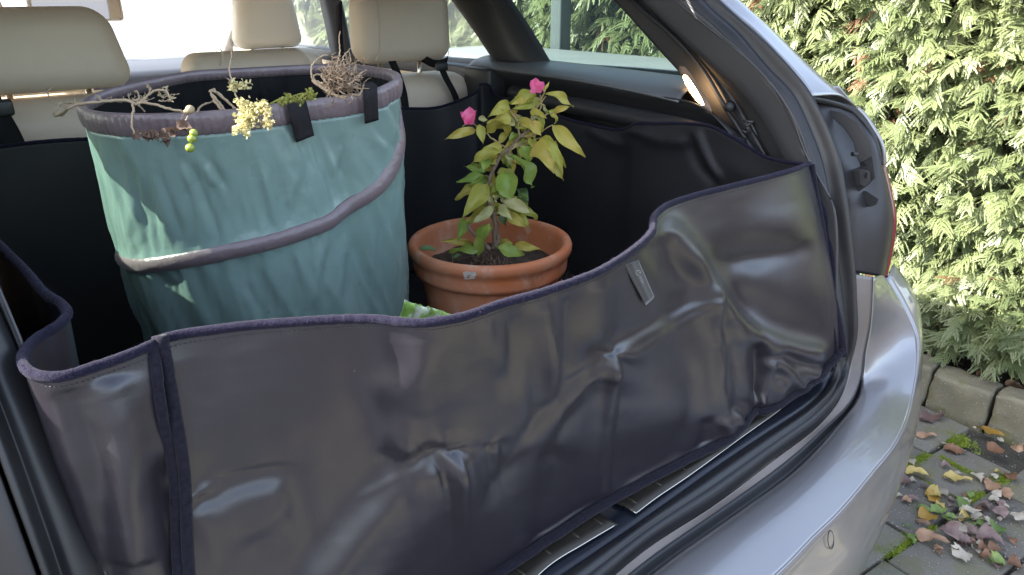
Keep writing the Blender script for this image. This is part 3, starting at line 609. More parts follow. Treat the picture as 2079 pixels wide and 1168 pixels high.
# --- right: strong diagonal ridge from the kink, hollows beside it, crumples at the lower corner
add(ridgep(PX,PY,[(1332,430),(1380,500),(1440,580),(1500,655),(1580,700),(1700,725)],26,.022,34,a=.14))
add(ridgep(PX,PY,[(1330,470),(1370,540),(1430,590)],26,-.012,26,a=.2))
add(blob(PX,PY,1520,520,95,45,-.013,-12)); add(blob(PX,PY,1580,460,80,40,.007,-15)); add(blob(PX,PY,1600,600,70,60,.007,0))
add(ridgep(PX,PY,[(1470,540),(1560,520),(1660,495)],13,-.006,22))
add(ridgep(PX,PY,[(1440,590),(1450,650),(1458,720),(1470,820)],9,-.008,10,a=.2))
add(ridgep(PX,PY,[(1425,590),(1432,640),(1448,700)],7,.007,7,a=.2))
add(ridgep(PX,PY,[(1480,650),(1500,740),(1520,840)],16,.009,14,a=.2))
add(ridgep(PX,PY,[(1520,680),(1540,760),(1535,820)],12,-.012,14,a=.2))
add(ridgep(PX,PY,[(1552,718),(1545,780),(1532,835)],12,.014,8,a=.2))
add(ridgep(PX,PY,[(1560,720),(1610,775),(1640,800)],10,.010,14,a=.2))
add(ridgep(PX,PY,[(1560,700),(1620,735),(1700,745)],10,-.011,14,a=.2))
add(ridgep(PX,PY,[(1600,745),(1650,760),(1700,740)],9,.006,12,a=.25))
add(ridgep(PX,PY,[(1455,840),(1470,880),(1455,920)],10,.010,8,a=.25))
add(ridgep(PX,PY,[(1480,825),(1500,860),(1520,850)],8,.009,10,a=.25)); add(ridgep(PX,PY,[(1430,840),(1435,890),(1420,930)],14,-.008,12,a=.25))
add(ridgep(PX,PY,[(1380,700),(1395,800),(1385,900)],22,-.006,20,a=.3))
# --- left of the seam
add(ridgep(PX,PY,[(225,760),(245,900),(270,1150)],34,.010,40,a=.05)); add(ridgep(PX,PY,[(140,780),(200,960),(240,1200)],26,-.008,26,a=.05)); add(ridgep(PX,PY,[(330,900),(340,1020),(360,1200)],20,-.012,24,a=.2))
# --- slope field: where the cloth leans back and catches the sky (+) or leans over (-); integrated downwards into depth
def rp(P,w,g,w2=None,a=.25): return ridgep(PX,PY,P,w,g,w2,a)
GS=blob(PX,PY,834,712,60,40,.30,-35)+blob(PX,PY,783,764,42,24,.34,-25)+blob(PX,PY,804,872,30,30,.34)+blob(PX,PY,700,720,60,60,-.05)
GS+=blob(PX,PY,911,934,10,22,.65)+blob(PX,PY,938,917,16,9,.35)+blob(PX,PY,1001,903,6,7,.6)+blob(PX,PY,870,945,22,12,.25,-30)
GS+=rp([(600,1260),(665,1132),(749,1021),(818,952),(900,912)],34,.34,20,a=.12)+rp([(660,1260),(730,1110),(810,1010),(900,950),(1000,905)],60,.16,50,a=.15)
GS+=rp([(880,915),(929,922),(998,908)],10,.22)+rp([(760,895),(800,915),(860,900),(905,903)],9,-.38,16)
GS+=rp([(395,1048),(457,1010),(520,988),(600,976)],15,.42,20)+blob(PX,PY,404,1036,14,10,.5,-30)+rp([(400,978),(500,950),(590,943),(632,958)],12,-.24,7,a=.3)+rp([(632,975),(570,1045),(480,1105),(400,1140)],22,-.10)+blob(PX,PY,540,1030,70,24,.10,-20)
GS+=rp([(1226,706),(1262,712),(1345,664),(1445,606)],26,.34,10,a=.10)+blob(PX,PY,1310,790,90,70,.12)+rp([(1260,680),(1345,632),(1430,580)],16,-.16)+blob(PX,PY,1350,500,60,50,.12)
GS+=rp([(1360,470),(1386,508),(1440,590),(1483,633),(1553,688),(1691,723)],20,.30,16,a=.12)+blob(PX,PY,1518,590,70,36,-.22,20)+blob(PX,PY,1500,520,90,26,-.14,-10)+blob(PX,PY,1600,440,70,40,.10)
GS+=rp([(1553,735),(1620,742),(1690,735)],8,.40,8)+rp([(1550,712),(1620,715),(1690,712)],7,-.30)+blob(PX,PY,1484,842,16,14,.5)+blob(PX,PY,1511,826,14,9,.45)+blob(PX,PY,1575,772,16,14,.4)+blob(PX,PY,1450,700,12,50,.3)+blob(PX,PY,1390,870,50,24,-.2)
GS+=rp([(1262,1004),(1320,972),(1386,942)],12,.40,12)+rp([(1100,1100),(1180,1058),(1236,1026)],13,.26,13)
GS+=rp([(1225,742),(1199,757),(1140,810),(1088,868),(1050,920)],9,.34,12)+rp([(1240,765),(1160,840),(1110,900)],13,-.22,13)+blob(PX,PY,1236,742,9,16,.5)+blob(PX,PY,1150,950,55,90,-.14,20)
GS+=blob(PX,PY,260,850,40,150,.16,10)+blob(PX,PY,1110,690,16,70,.16)+blob(PX,PY,1015,690,12,40,.14)+blob(PX,PY,1050,760,18,60,.12)
ds=.42/NV; hcol=np.zeros(NB); HI=np.zeros(PX.shape); lk=math.exp(-ds/.075)
for j in range(NV-1,-1,-1):
    hcol=hcol*lk+GS[:,j]*ds*1.4; HI[:,j]=hcol
H=H*.8+HI
for P_,w_,h_ in [([(1444,594),(1345,654),(1243,713)],5,.0030),([(1243,713),(1190,768),(1120,836),(1070,900)],5,-.0032),([(1256,775),(1252,880),(1248,1008)],4,-.0030),([(1340,450),(1385,520),(1440,600)],7,.0030),([(1104,600),(1108,690),(1125,790)],5,.0030),([(1150,770),(1200,735),(1240,716)],5,.0026),([(1460,640),(1462,720),(1470,800)],4,-.0035),([(1555,722),(1545,780),(1534,830)],5,.0045),([(1560,722),(1600,765),(1625,790)],4,.0040),([(860,925),(790,965),(720,1010)],5,.0014),([(985,640),(995,700),(1012,760)],5,.0020)]:
    t_=ridgep(PX,PY,P_,w_,1.0,None,.15); 
    H+=.6*h_*np.where(t_>0,t_**.6,0)
# fine irregularity
sub=noise2(PX[::3,::3],PY[::3,::3],70,3.1)*.0016+noise2(PX[::3,::3],PY[::3,::3],28,9.1)*.0005
from_i=np.linspace(0,sub.shape[0]-1,NB); from_j=np.linspace(0,sub.shape[1]-1,NV)
tmp=np.array([np.interp(from_i,np.arange(sub.shape[0]),sub[:,j]) for j in range(sub.shape[1])]).T
H+=np.array([np.interp(from_j,np.arange(sub.shape[1]),tmp[i]) for i in range(NB)])
edge=np.minimum(1,(1-V_)/.05)[None,:]*np.minimum(1,V_/.03+.15)[None,:]
sidefade=np.minimum(1,(NB-1-np.arange(NB))/10)[:,None]
front=np.clip((Tt[:,1]<.12).astype(float),0,1)[:,None]
H=H*(.25+.75*edge)*sidefade*front
dirv=np.array([-.10,-.97,.12]); dirv/=np.linalg.norm(dirv)
G=G+H[...,None]*dirv
Gf=G
kL=int(np.argmin(np.linalg.norm(Tt-top[3],axis=1)))
flap=grid('rear_flap',Gf[kL:],M['liner'],liner,thick=.0022,offset=0)
grid('left_side_wall',Gf[:kL+1],M['liner'],liner,thick=.002)
def binding(name,P,r,m,par,n=12,jit=.0004,flat=1):
    P=crom(P,max(40,int(np.linalg.norm(np.diff(P,axis=0),axis=1).sum()/.0022)))
    rad=r*(1+np.array([noise.noise(Vector((i*.35,3,0)))*.14 for i in range(len(P))]))
    o=tube(name,P,rad,m,par,n=n,flat=flat); return o,P
bobj,bp_=binding('edge_binding',Gf[:,-1]+np.array([0,0,.001]),.0041,M['binding'],liner,14)
# felt fuzz on the binding
def fuzz(P,r,count,L,m,par):
    V=[];Fc=[]
    for _ in range(count):
        i=random.randrange(1,len(P)-1); t=P[i+1]-P[i-1]; t/=np.linalg.norm(t)+1e-9
        a=rng.normal(size=3); a-=t*(a@t); a/=np.linalg.norm(a); b=P[i]+a*r*.95+t*random.uniform(-.001,.001)
        d=a+rng.normal(size=3)*.9; d/=np.linalg.norm(d); s=np.cross(d,t)*.00014; k=len(V)
        V+= [b-s,b+s,b+d*L*random.uniform(.4,1.2)]; Fc.append((k,k+1,k+2))
    o=mk('felt_fuzz',V,Fc,m,par); o['kind']='stuff'; return o
M['fuzz']=mat('felt_fibres',(.045,.04,.075),.9,spec=.1)
fuzz(bp_,.0043,9000,.0022,M['fuzz'],bobj)
binding('bottom_binding',Gf[int(NB*.28):,0]+np.array([0,-.006,0.001]),.0065,M['bindingd'],liner,10)
# right vertical edge: double strip with a loose ruffle
re=pts([(1642,334,'x',.547),(1650,390,'x',.548),(1662,452,'x',.549),(1672,520,'x',.55),(1686,600,'x',.552),(1700,660,'x',.552),(1710,722,'x',.552)])
binding('corner_binding',re+np.array([0,-.004,0]),.0065,M['bindingd'],liner,12)
re2=pts([(1646,338,'x',.560),(1657,390,'x',.562),(1674,440,'x',.563),(1676,470,'x',.563),(1688,520,'x',.564),(1694,600,'x',.564),(1707,660,'x',.564),(1714,715,'x',.564)])
binding('corner_binding',re2,.0045,M['binding'],liner,12)
binding('corner_binding',re+np.array([-.018,-.004,-.004]),.002,M['bindingd'],liner,8)
# seam with two raised bindings left of the middle
def onflap(pxs,off=.006):
    out=[]
    pxg,pyg,_=proj(Gf[kL:].reshape(-1,3)); F_=Gf[kL:].reshape(-1,3)
    for x,y in pxs:
        i=np.argmin((pxg-x)**2+(pyg-y)**2); p=F_[i]; d=(p-CAM)/np.linalg.norm(p-CAM)
        q=U(x,y,d=(p-CAM)@VF); out.append(q-d*off)
    return np.array(out)
s1=onflap([(306,692),(316,740),(326,820),(340,900),(352,960),(356,1040),(358,1100),(362,1190)],.003)
s2=onflap([(328,682),(338,740),(352,820),(366,900),(374,960),(378,1040),(380,1100),(386,1190)],.005)
binding('seam_binding',s1,.0042,M['bindingd'],liner,12); binding('seam_binding',s2,.0050,M['binding'] if False else M['bindingd'],liner,12)
binding('seam_binding',(s1*.45+s2*.55)+np.array([0,.004,0]),.0028,M['bindingd'],liner,10)
# stitching under the binding: a thin sewn line, dashes
V,Fc=[],[]
sp=crom(Gf[kL+40:NB-6,-4]+np.array([0,-.0016,0]),700)
for i in range(0,698,2): tubemesh([sp[i],sp[i+1]],.00035,4,V,Fc)
o=mk('stitching',V,Fc,M['liner'],liner); o['kind']='stuff'
# right side wall, back wall, left inner wall of the liner
rt=pts([(1642,334,'x',.547),(1600,330,'x',.555),(1560,321,'x',.56),(1490,281,'x',.562),(1440,256,'x',.56),(1400,251,'x',.558),(1330,251,'x',.556),(1290,252,'x',.558),(1270,262,'x',.566),(1200,254,'x',.565),(1150,242,'x',.56),(1100,222,'x',.56),(1050,205,'x',.56),(1002,190,'x',.555),(990,172,'x',.55),(976,172,'x',.54),(970,185,'x',.51),(.44,1.02,1.03),(.3,1.03,1.035),(.1,1.03,1.02),(-.2,1.03,1.03),(-.45,1.03,1.05),(-.600,1.0,1.05)])
rb=rt.copy(); rb[:,2]=.605; rb[0]=[.55,-.02,.66]; rb[1]=[.555,.0,.64]; rb[2]=[.56,.04,.62]; rb[3:12,0]=.565
TT=station(rt,260,rt); BB=station(rb,260,rt); v=np.linspace(0,1,60)
G=BB[:,None,:]*(1-v[None,:,None])+TT[:,None,:]*v[None,:,None]; PX,PY,_=proj(G); H=np.zeros(PX.shape)
add(ridgep(PX,PY,[(1265,285),(1285,265),(1340,285),(1410,288)],9,.008,12)); add(ridgep(PX,PY,[(1410,255),(1435,320),(1470,375)],7,.009,8,a=.2)); add(ridgep(PX,PY,[(1395,280),(1420,340),(1460,380)],10,-.006,10))
add(ridgep(PX,PY,[(1190,262),(1260,292),(1290,285)],10,.006,10)); add(blob(PX,PY,1500,350,60,30,.008,20)); add(blob(PX,PY,1340,270,60,10,.004,0)); add(blob(PX,PY,1300,400,120,60,.008,0))
sub=np.array([[noise.noise(Vector((g[0]*6,g[1]*6,g[2]*5)))*.010 for g in row] for row in G])
H=H+sub*np.minimum(1,(1-v)/.15)[None,:]
nr=np.array([-1,-.15,0]); wgt=(np.arange(260)<190).astype(float)[:,None,None]
G=G+H[...,None]*(nr*wgt+np.array([0,-1,0])*(1-wgt))
grid('side_wall',G,M['linerin'],liner,thick=.002)
binding('edge_binding',G[:,-1],.0036,M['binding'],liner,10)
grid('floor_mat',[[(x,y,.602+.002*noise.noise(Vector((x*9,y*9,0)))) for y in np.linspace(.03,1.04,30)] for x in np.linspace(-.60,.565,40)],M['linerin'],liner,thick=.002)
# straps of the liner round the headrest posts
def strap(name,P,wd,m,par,across,th=.0016):
    P=crom(P,30); a=np.array(across,float); a/=np.linalg.norm(a)
    G=np.array([[p-a*wd/2,p,p+a*wd/2] for p in P]); return grid(name,G,m,par,thick=th)
strap('fixing_strap',[(.475,1.09,1.135),(.47,1.065,1.118),(.475,1.055,1.095),(.495,1.045,1.05),(.505,1.035,1.0)],.022,M['seatback'],liner,(1,.2,0))
strap('fixing_strap',[(.455,1.13,1.14),(.462,1.08,1.128),(.49,1.07,1.135),(.50,1.075,1.15)],.02,M['seatback'],liner,(.3,0,1))
strap('fixing_strap',[(.345,1.10,1.14),(.338,1.07,1.115),(.34,1.05,1.07),(.34,1.04,1.0)],.024,M['seatback'],liner,(1,.2,0))
strap('fixing_strap',[(-.50,1.09,1.13),(-.50,1.06,1.115),(-.49,1.04,1.07),(-.48,1.035,1.0)],.04,M['seatback'],liner,(1,.2,0))
rbox('strap_buckle',(.468,1.062,1.122),(.034,.014,.02),.004,M['black_plastic'],liner,2); rbox('strap_buckle',(-.495,1.05,1.112),(.05,.02,.028),.005,M['black_plastic'],liner,2)
# sewn-in tag
M['tag']=mat('satin_tag',(.03,.026,.024),.55,spec=.25,sheen=.3)
M['tagprint']=mat('tag_print',(.35,.33,.31),.5)
tg=onflap([(1267,538),(1296,528),(1328,603),(1311,619)],.0)
ta,tb,tc_,td=tg; dv=-(np.mean(tg,axis=0)-CAM); dv/=np.linalg.norm(dv)
Gt=[]
for u in np.linspace(0,1,14):
    L_=ta*(1-u)+td*u; R_=tb*(1-u)+tc_*u; lift_=.002+.013*u
    Gt.append([L_*(1-s)+R_*s+dv*(lift_+.004*math.exp(-((s-.45)/.18)**2)*(1-.2*u)-.004*(s>.95)*u) for s in np.linspace(0,1,11)])
tagO=grid('care_tag',Gt,M['tag'],liner,thick=.0007)
Gt=np.array(Gt)
def ontag(u,s):
    i=u*13;j=s*10;i0=min(int(i),12);j0=min(int(j),9);a=i-i0;b=j-j0
    return (Gt[i0,j0]*(1-a)*(1-b)+Gt[i0+1,j0]*a*(1-b)+Gt[i0,j0+1]*(1-a)*b+Gt[i0+1,j0+1]*a*b)+dv*.0009
V,Fc=[],[]
ringp=[ontag(.27+.085*math.cos(a)*.62,.62+.17*math.sin(a)) for a in np.linspace(.6,5.9,18)]
tubemesh(ringp,.00035,5,V,Fc); tubemesh([ontag(.28,.79),ontag(.28,.62),ontag(.31,.62)],.00035,5,V,Fc)
for k in range(6): tubemesh([ontag(.37+.03*k,.58),ontag(.37+.03*k,.70)],.0003,4,V,Fc)
tubemesh([ontag(.36,.56),ontag(.54,.56)],.00025,4,V,Fc)
mk('tag_print',V,Fc,M['tagprint'],tagO)
# ================================================================== GARDEN BAG
bagc=np.array([-.21,.59]); ZR=1.17; ZB=.607
bag=empty('garden_bag',(bagc[0],bagc[1],.604),'tall round mint green pop-up garden waste bag full of dead plant stalks','garden bag')
M['bag']=mat('mint_tarpaulin',(.175,.262,.235),.33,spec=.6,col2=(.21,.305,.275),nscale=6,namt=.7,bump=.5,bscale=48,bdist=.0028,rvar=.08,trans=.10,detail=10)
M['bagin']=mat('bag_inside',(.010,.011,.012),.5,spec=.35,bump=.3,bscale=60,bdist=.003)
M['satin']=mat('mauve_satin_band',(.14,.105,.11),.32,spec=.6,sheen=.15,bump=.8,bscale=110,bdist=.0016,stretch=None,col2=(.18,.14,.145),nscale=20)
M['webbing']=mat('black_webbing',(.012,.011,.012),.8,spec=.2,bump=.6,bscale=900,bdist=.0008,col2=(.022,.02,.022),nscale=300)
rim=[U(x,y,z=1.168+.022*min(1,max(0,(205-y)/50))) for x,y in [(163,219),(185,230),(240,236),(342,236),(479,227),(582,213),(650,205),(700,199),(764,185),(806,164),(802,149),(754,139),(681,134),(590,137),(497,142),(387,149),(291,167),(205,190),(172,205)]]
rim=np.array(rim); NT=420
RT=crom(rim,NT,closed=True)
cen=RT[:,:2].mean(0)
# angles for matching bottom ring
ang=np.unwrap(np.arctan2(RT[:,1]-cen[1],RT[:,0]-cen[0]))
def radb(a): return .262
bc=np.array([-.205,.608])
RB=np.stack([bc[0]+.202*np.cos(ang),bc[1]+.202*np.sin(ang),np.full(NT,ZB)],1)
NVb=120; vv=np.linspace(0,1,NVb)
G=RB[:,None,:]*(1-vv[None,:,None])+RT[:,None,:]*vv[None,:,None]
bul=.006*np.sin(np.pi*vv)**1.0
rad=G[...,:2]-(bc*(1-vv[:,None])+cen*vv[:,None])[None]; rn=rad/np.linalg.norm(rad,axis=2)[...,None]
# helix height at each angle
hp=[(256,536),(330,540),(430,523),(500,502),(560,482),(640,445),(700,408),(750,362),(785,325),(806,292)]
def cyl(px,py):
    r=ray(px,py); best=None
    a=r[0]**2+r[1]**2; R0=.25
    o=CAM[:2]-cen; b=2*(o@r[:2]); c_=o@o-R0**2; D=b*b-4*a*c_
    t=(-b-math.sqrt(max(D,0)))/(2*a); p=CAM+r*t; return math.atan2(p[1]-cen[1],p[0]-cen[0]),p[2]
_gx,_gy,_gd=proj(G); _vis=_gd<(U(342,236,z=ZR)-CAM)@VF+.27
def cyl(px,py):
    q=(_gx-px)**2+(_gy-py)**2+np.where(_vis,0,1e9); o=np.argsort(q.ravel())[:6]; P=G.reshape(-1,3)[o]; w_=1/(q.ravel()[o]+1); p=(P*w_[:,None]).sum(0)/w_.sum()
    return math.atan2(p[1]-cen[1],p[0]-cen[0]),p[2]
hz=[cyl(*p) for p in hp]; ha=np.unwrap([h[0] for h in hz]); hzz=np.polyval(np.polyfit(ha,[h[1] for h in hz],4),ha)
def hel(a):
    a0=a
    while a0<ha.min()-1.2: a0+=2*math.pi
    while a0>ha.min()-1.2+2*math.pi: a0-=2*math.pi
    if a0<ha[0]: return hzz[0]-(a0-ha[0])*.01
    if a0>ha[-1]: return min(hzz[-1]+(a0-ha[-1])*.10,1.12)
    return float(np.interp(a0,ha,hzz))
HZ=np.array([hel(a) for a in ang])
PX,PY,_=proj(G); H=np.zeros(PX.shape)
zz=G[...,2]
# soft diagonal wrinkles between the two wires, pulling at the spiral band
wr=np.zeros(H.shape)
for i in range(NT):
    for j in range(NVb):
        a=ang[i]; z=zz[i,j]; wr[i,j]=noise.noise(Vector((a*3.4+z*4.5,z*2.2,1.3)))*.0075+noise.noise(Vector((a*9-z*3,z*6,7.7)))*.0028+noise.noise(Vector((a*22+z*9,z*16,2.7)))*.0011-abs(noise.noise(Vector((a*5.5+z*8,z*3.5,4.4))))*.0085-abs(noise.noise(Vector((a*13-z*12,z*9,6.1))))*.0028
dz=(zz-HZ[:,None]); wr*=1-.85*np.exp(-(dz/.022)**2)
H+=wr*np.minimum(1,(1-vv)/.12)[None,:]
H+= -.004*np.exp(-(np.abs(dz)/.045))*0 + .003*np.exp(-(dz/.012)**2)
H+= .0022*np.sin(ang[:,None]*46)*np.exp(-np.abs(np.abs(dz)-.02)/.025)*(.5+np.array([noise.noise(Vector((a*6,0,5))) for a in ang]))[:,None]
cr=[((395,300),(430,360),(455,395)),((370,330),(385,360),(380,380)),((420,330),(436,365),(442,380)),((535,330),(550,420),(560,470)),((300,320),(330,400),(370,500)),((350,310),(400,400),(440,500)),((270,400),(282,470),(292,520)),((690,290),(680,330),(672,360)),((740,250),(770,290),(800,300)),((660,470),(640,560),(640,640)),((480,560),(520,640),(540,700)),((600,350),(590,400),(600,430)),((770,200),(790,240),(812,290)),((240,300),(262,400),(275,500)),((700,470),(690,540),(680,620)),((560,240),(600,300),(620,360))]
for P in cr: H+=ridgep(PX,PY,P,7,.0030,11,a=.3)-ridgep(PX,PY,[(x+14,y+2) for x,y in P],9,.0022,10,a=.3)
G[...,:2]+=rn*(bul[None,:]+H)[...,None]
BAGG=G
body=grid('bag_body',G[:,:-5],M['bag'],bag,closed_u=True,thick=.0012,offset=-1,flip=True)
mk('bag_bottom',[(*bc,ZB+.001)]+[tuple(p) for p in G[:,0]],[(0,i+1,(i+1)%NT+1) for i in range(NT)],M['bagin'],bag)
Gi=G.copy(); Gi[...,:2]-=rn*.004
grid('bag_lining',Gi,M['bagin'],bag,closed_u=True,thick=.0008)
# rim band
prof=[(0.0015,-.0235),(.0028,-.022),(.0036,-.015),(.0034,-.005),(.0022,.0015),(-.002,.003),(-.0055,.001),(-.0068,-.004),(-.007,-.012)]
Rr=rn[:,-1]; Gr=[]
for i in range(NT):
    q=.0011*math.sin(i*1.9)+.0009*noise.noise(Vector((i*.4,0,0)))
    jn=int(NVb*(1-.030/.56))
    row=[]
    for r_,z_ in prof:
        jj=min(NVb-1,max(0,int(round((NVb-1)*(1+z_/.563))))); b_=BAGG[i,jj]
        row.append(np.array([b_[0]+Rr[i,0]*(r_+q*(z_<-.004)),b_[1]+Rr[i,1]*(r_+q*(z_<-.004)),RT[i,2]+z_]))
    Gr.append([row[0]]+row)
grid('rim_band',Gr,M['satin'],bag,closed_u=True,flip=True,thick=.001)
# spiral band
n=170; aa=np.linspace(ha[0]-.7,ha[-1]+.22,n) if ha[-1]>ha[0] else np.linspace(ha[0]+.7,ha[-1]-.22,n)
def bagpt(a,z):
    am=(a-ang[0])%(2*math.pi)*np.sign(ang[-1]-ang[0]) if False else a
    i=int(np.argmin(np.abs(((ang-a+math.pi)%(2*math.pi))-math.pi))); j=(z-ZB)/(ZR-ZB)*(NVb-1); j0=int(max(0,min(NVb-2,j))); f=j-j0
    return BAGG[i,j0]*(1-f)+BAGG[i,j0+1]*f, np.array([*rn[i,j0],0])
Gs=[]
from math import cos,sin
for k_,a in enumerate(aa):
    z=hel(a); row=[]
    slope=(hel(a+.03)-hel(a-.03))/(.06*.25); nl=math.sqrt(1+slope**2)
    for s_,h_ in [(-.0112,-.001),(-.0106,.0034),(-.0080,.0036),(-.0066,.0046),(0,.0052),(.0066,.0046),(.0080,.0036),(.0106,.0034),(.0112,-.001)]:
        a2=a-s_*slope/nl/.25; p,nn=bagpt(a2,z+s_/nl*1.0); row.append(p+nn*(h_+.0005*math.sin(k_*1.7)*(abs(s_)<.007)))
    Gs.append(row)
Gs=np.array(Gs)
for _ in range(14): Gs[1:-1]=(Gs[:-2]+2*Gs[1:-1]+Gs[2:])/4
grid('spiral_band',Gs,M['satin'],bag,thick=.0006)
# webbing handles folded over the rim
def handle(p0,p1,p2,p3,nm='handle'):
    # p0,p1 top left/right in the picture, p2,p3 bottom right/left : a short strap end lying against the bag
    def surf(px,py,off):
        pxg,pyg,dd=proj(BAGG.reshape(-1,3)); vis=dd<(U(342,236,z=ZR)-CAM)@VF+.25
        q=(pxg-px)**2+(pyg-py)**2+np.where(vis,0,1e9); i=np.argmin(q); d=(BAGG.reshape(-1,3)[i]-CAM)@VF
        P=U(px,py,d=d); r=(P-CAM)/np.linalg.norm(P-CAM); return P-r*off
    Gh=[]
    for u in np.linspace(0,1,12):
        L_=(p0[0]*(1-u)+p3[0]*u,p0[1]*(1-u)+p3[1]*u); R_=(p1[0]*(1-u)+p2[0]*u,p1[1]*(1-u)+p2[1]*u)
        a=surf(*L_,.0125+.004*math.sin(u*3)); b=surf(*R_,.0125+.004*math.sin(u*3)); Gh.append([a,(a*2+b)/3,(a+2*b)/3,b])
    Gh=np.array(Gh); 
    for _ in range(3): Gh[1:-1]=(Gh[:-2]+2*Gh[1:-1]+Gh[2:])/4
    topc=Gh[0]; inn=(np.array([*(cen),0])-np.array([topc[1][0],topc[1][1],0])); inn/=np.linalg.norm(inn)
    over=[topc+np.array([0,0,.004])+inn*.006,topc+inn*.02+np.array([0,0,.001]),topc+inn*.026-np.array([0,0,.03]),topc+inn*.028-np.array([0,0,.06])]
    Gh=np.vstack([np.array(over[::-1]),Gh])
    grid(nm,Gh,M['webbing'],bag,thick=.0026)
    ed=Gh[-3]*.97+Gh[-4]*.03; V,Fc=[],[]
handle((582,210),(621,207),(637,275),(602,289)); handle((738,179),(765,174),(768,243),(741,251))
# ================================================================== TERRACOTTA POT
pc=U(995,485,d=1.31); pcx,pcy,prz=pc; POTZ=.607
pot=empty('terracotta_pot',(pcx,pcy,POTZ),'round orange terracotta flower pot standing in the boot beside the green bag','flower pot')
M['terra']=mat('terracotta',(.46,.135,.045),.62,spec=.3,col2=(.50,.24,.14),nscale=13,namt=.4,bump=.25,bscale=260,bdist=.0008,rvar=.06,detail=9)
M['potsoil']=mat('potting_soil',(.03,.02,.014),.95,col2=(.085,.06,.04),nscale=80,bump=1,bscale=120,bdist=.006)
hh=prz-POTZ
prof=[(.001,0),(.094,0),(.098,.004),(.100,.012),(.128,hh-.062),(.129,hh-.056),(.1395,hh-.054),(.1415,hh-.050),(.1425,hh-.034),(.1430,hh-.026),(.1470,hh-.021),(.1500,hh-.014),(.1500,hh-.005),(.1465,hh-.0005),(.1400,hh+.001),(.1345,hh-.003),(.1325,hh-.012),(.128,hh-.04),(.121,hh-.075),(.105,hh-.2)]
PF=crom(np.array([(a,b,0) for a,b in prof]),90)[:,:2]
def stain(m,col,scale,lo,hi,amt,detail=8):
    t=m.node_tree; b=t.nodes['Principled BSDF']; l=b.inputs['Base Color'].links[0]; src=l.from_socket
    tc=t.nodes.new('ShaderNodeTexCoord'); nz=t.nodes.new('ShaderNodeTexNoise'); nz.inputs['Scale'].default_value=scale; nz.inputs['Detail'].default_value=detail; nz.inputs['Roughness'].default_value=.65
    t.links.new(tc.outputs['Object'],nz.inputs[0]); r=t.nodes.new('ShaderNodeMapRange'); r.inputs[1].default_value=lo; r.inputs[2].default_value=hi; r.inputs[4].default_value=amt
    t.links.new(nz.outputs[0],r.inputs[0]); mx=t.nodes.new('ShaderNodeMix'); mx.data_type='RGBA'; t.links.new(r.outputs[0],mx.inputs['Factor']); t.links.new(src,mx.inputs['A']); mx.inputs['B'].default_value=(*col,1)
    t.links.new(mx.outputs['Result'],b.inputs['Base Color'])
stain(M['terra'],(.55,.42,.34),26,.56,.72,.55); stain(M['terra'],(.10,.05,.03),17,.60,.74,.6)
stain(M['bag'],(.09,.12,.10),14,.58,.76,.45); stain(M['bag'],(.07,.055,.04),75,.68,.74,.6); stain(M['liner'],(.045,.043,.045),30,.60,.85,.3); stain(M['liner'],(.25,.23,.2),260,.74,.78,.5,3)
stain(M['leather'],(.50,.41,.32),5,.45,.7,.3)
lathe('pot_wall',[(r,z) for r,z in PF],M['terra'],pot,c=(pcx,pcy,POTZ),n=110)
# white remnant of a sticker
st=[]
a0=math.atan2(U(953,560,d=1.2)[1]-pcy,U(953,560,d=1.2)[0]-pcx)
def potsurf(px,py,r):
    rr=ray(px,py); o=CAM[:2]-np.array([pcx,pcy]); a=rr[:2]@rr[:2]; b=2*(o@rr[:2]); c_=o@o-r*r; t=(-b-math.sqrt(b*b-4*a*c_))/(2*a); return CAM+rr*t
sV=[potsurf(x,y,float(np.interp(potsurf(x,y,.1438)[2]-POTZ,[hh-.062,hh-.056,hh-.054,hh-.05,hh-.034,hh-.026,hh-.021,hh-.014,hh-.005],[.128,.129,.1395,.1415,.1425,.143,.147,.150,.150]))+.0012) for x,y in [(940,553),(948,551),(957,553),(966,552),(967,559),(963,563),(965,566),(955,567),(944,568),(942,562)]]
ce=np.mean(sV,axis=0); k=len(sV)
_on=np.array([ce[0]-pcx,ce[1]-pcy,0]); _on/=np.linalg.norm(_on)
mk('sticker_scrap',[ce+_on*.0008]+[q+_on*.0004 for q in sV],[(0,i+1,(i+1)%k+1) for i in range(k)],mat('sticker',(.62,.60,.55),.7,col2=(.5,.45,.38),nscale=120),pot)
sz=prz-.052
V=[];n_=26
for i in range(n_):
    for j in range(40):
        r=.128*i/(n_-1); a=2*math.pi*j/40; x,y=pcx+r*math.cos(a),pcy+r*math.sin(a); V.append((x,y,sz+.006*noise.noise(Vector((x*40,y*40,0)))+.003*noise.noise(Vector((x*120,y*120,4)))+.006*(1-i/n_)))
Fc=[(i*40+j,i*40+(j+1)%40,(i+1)*40+(j+1)%40,(i+1)*40+j) for i in range(n_-1) for j in range(40)]
ps_=mk('potting_soil',V,Fc,M['potsoil']); tag(ps_,'dark crumbly soil filling the terracotta pot','soil',kind='stuff')
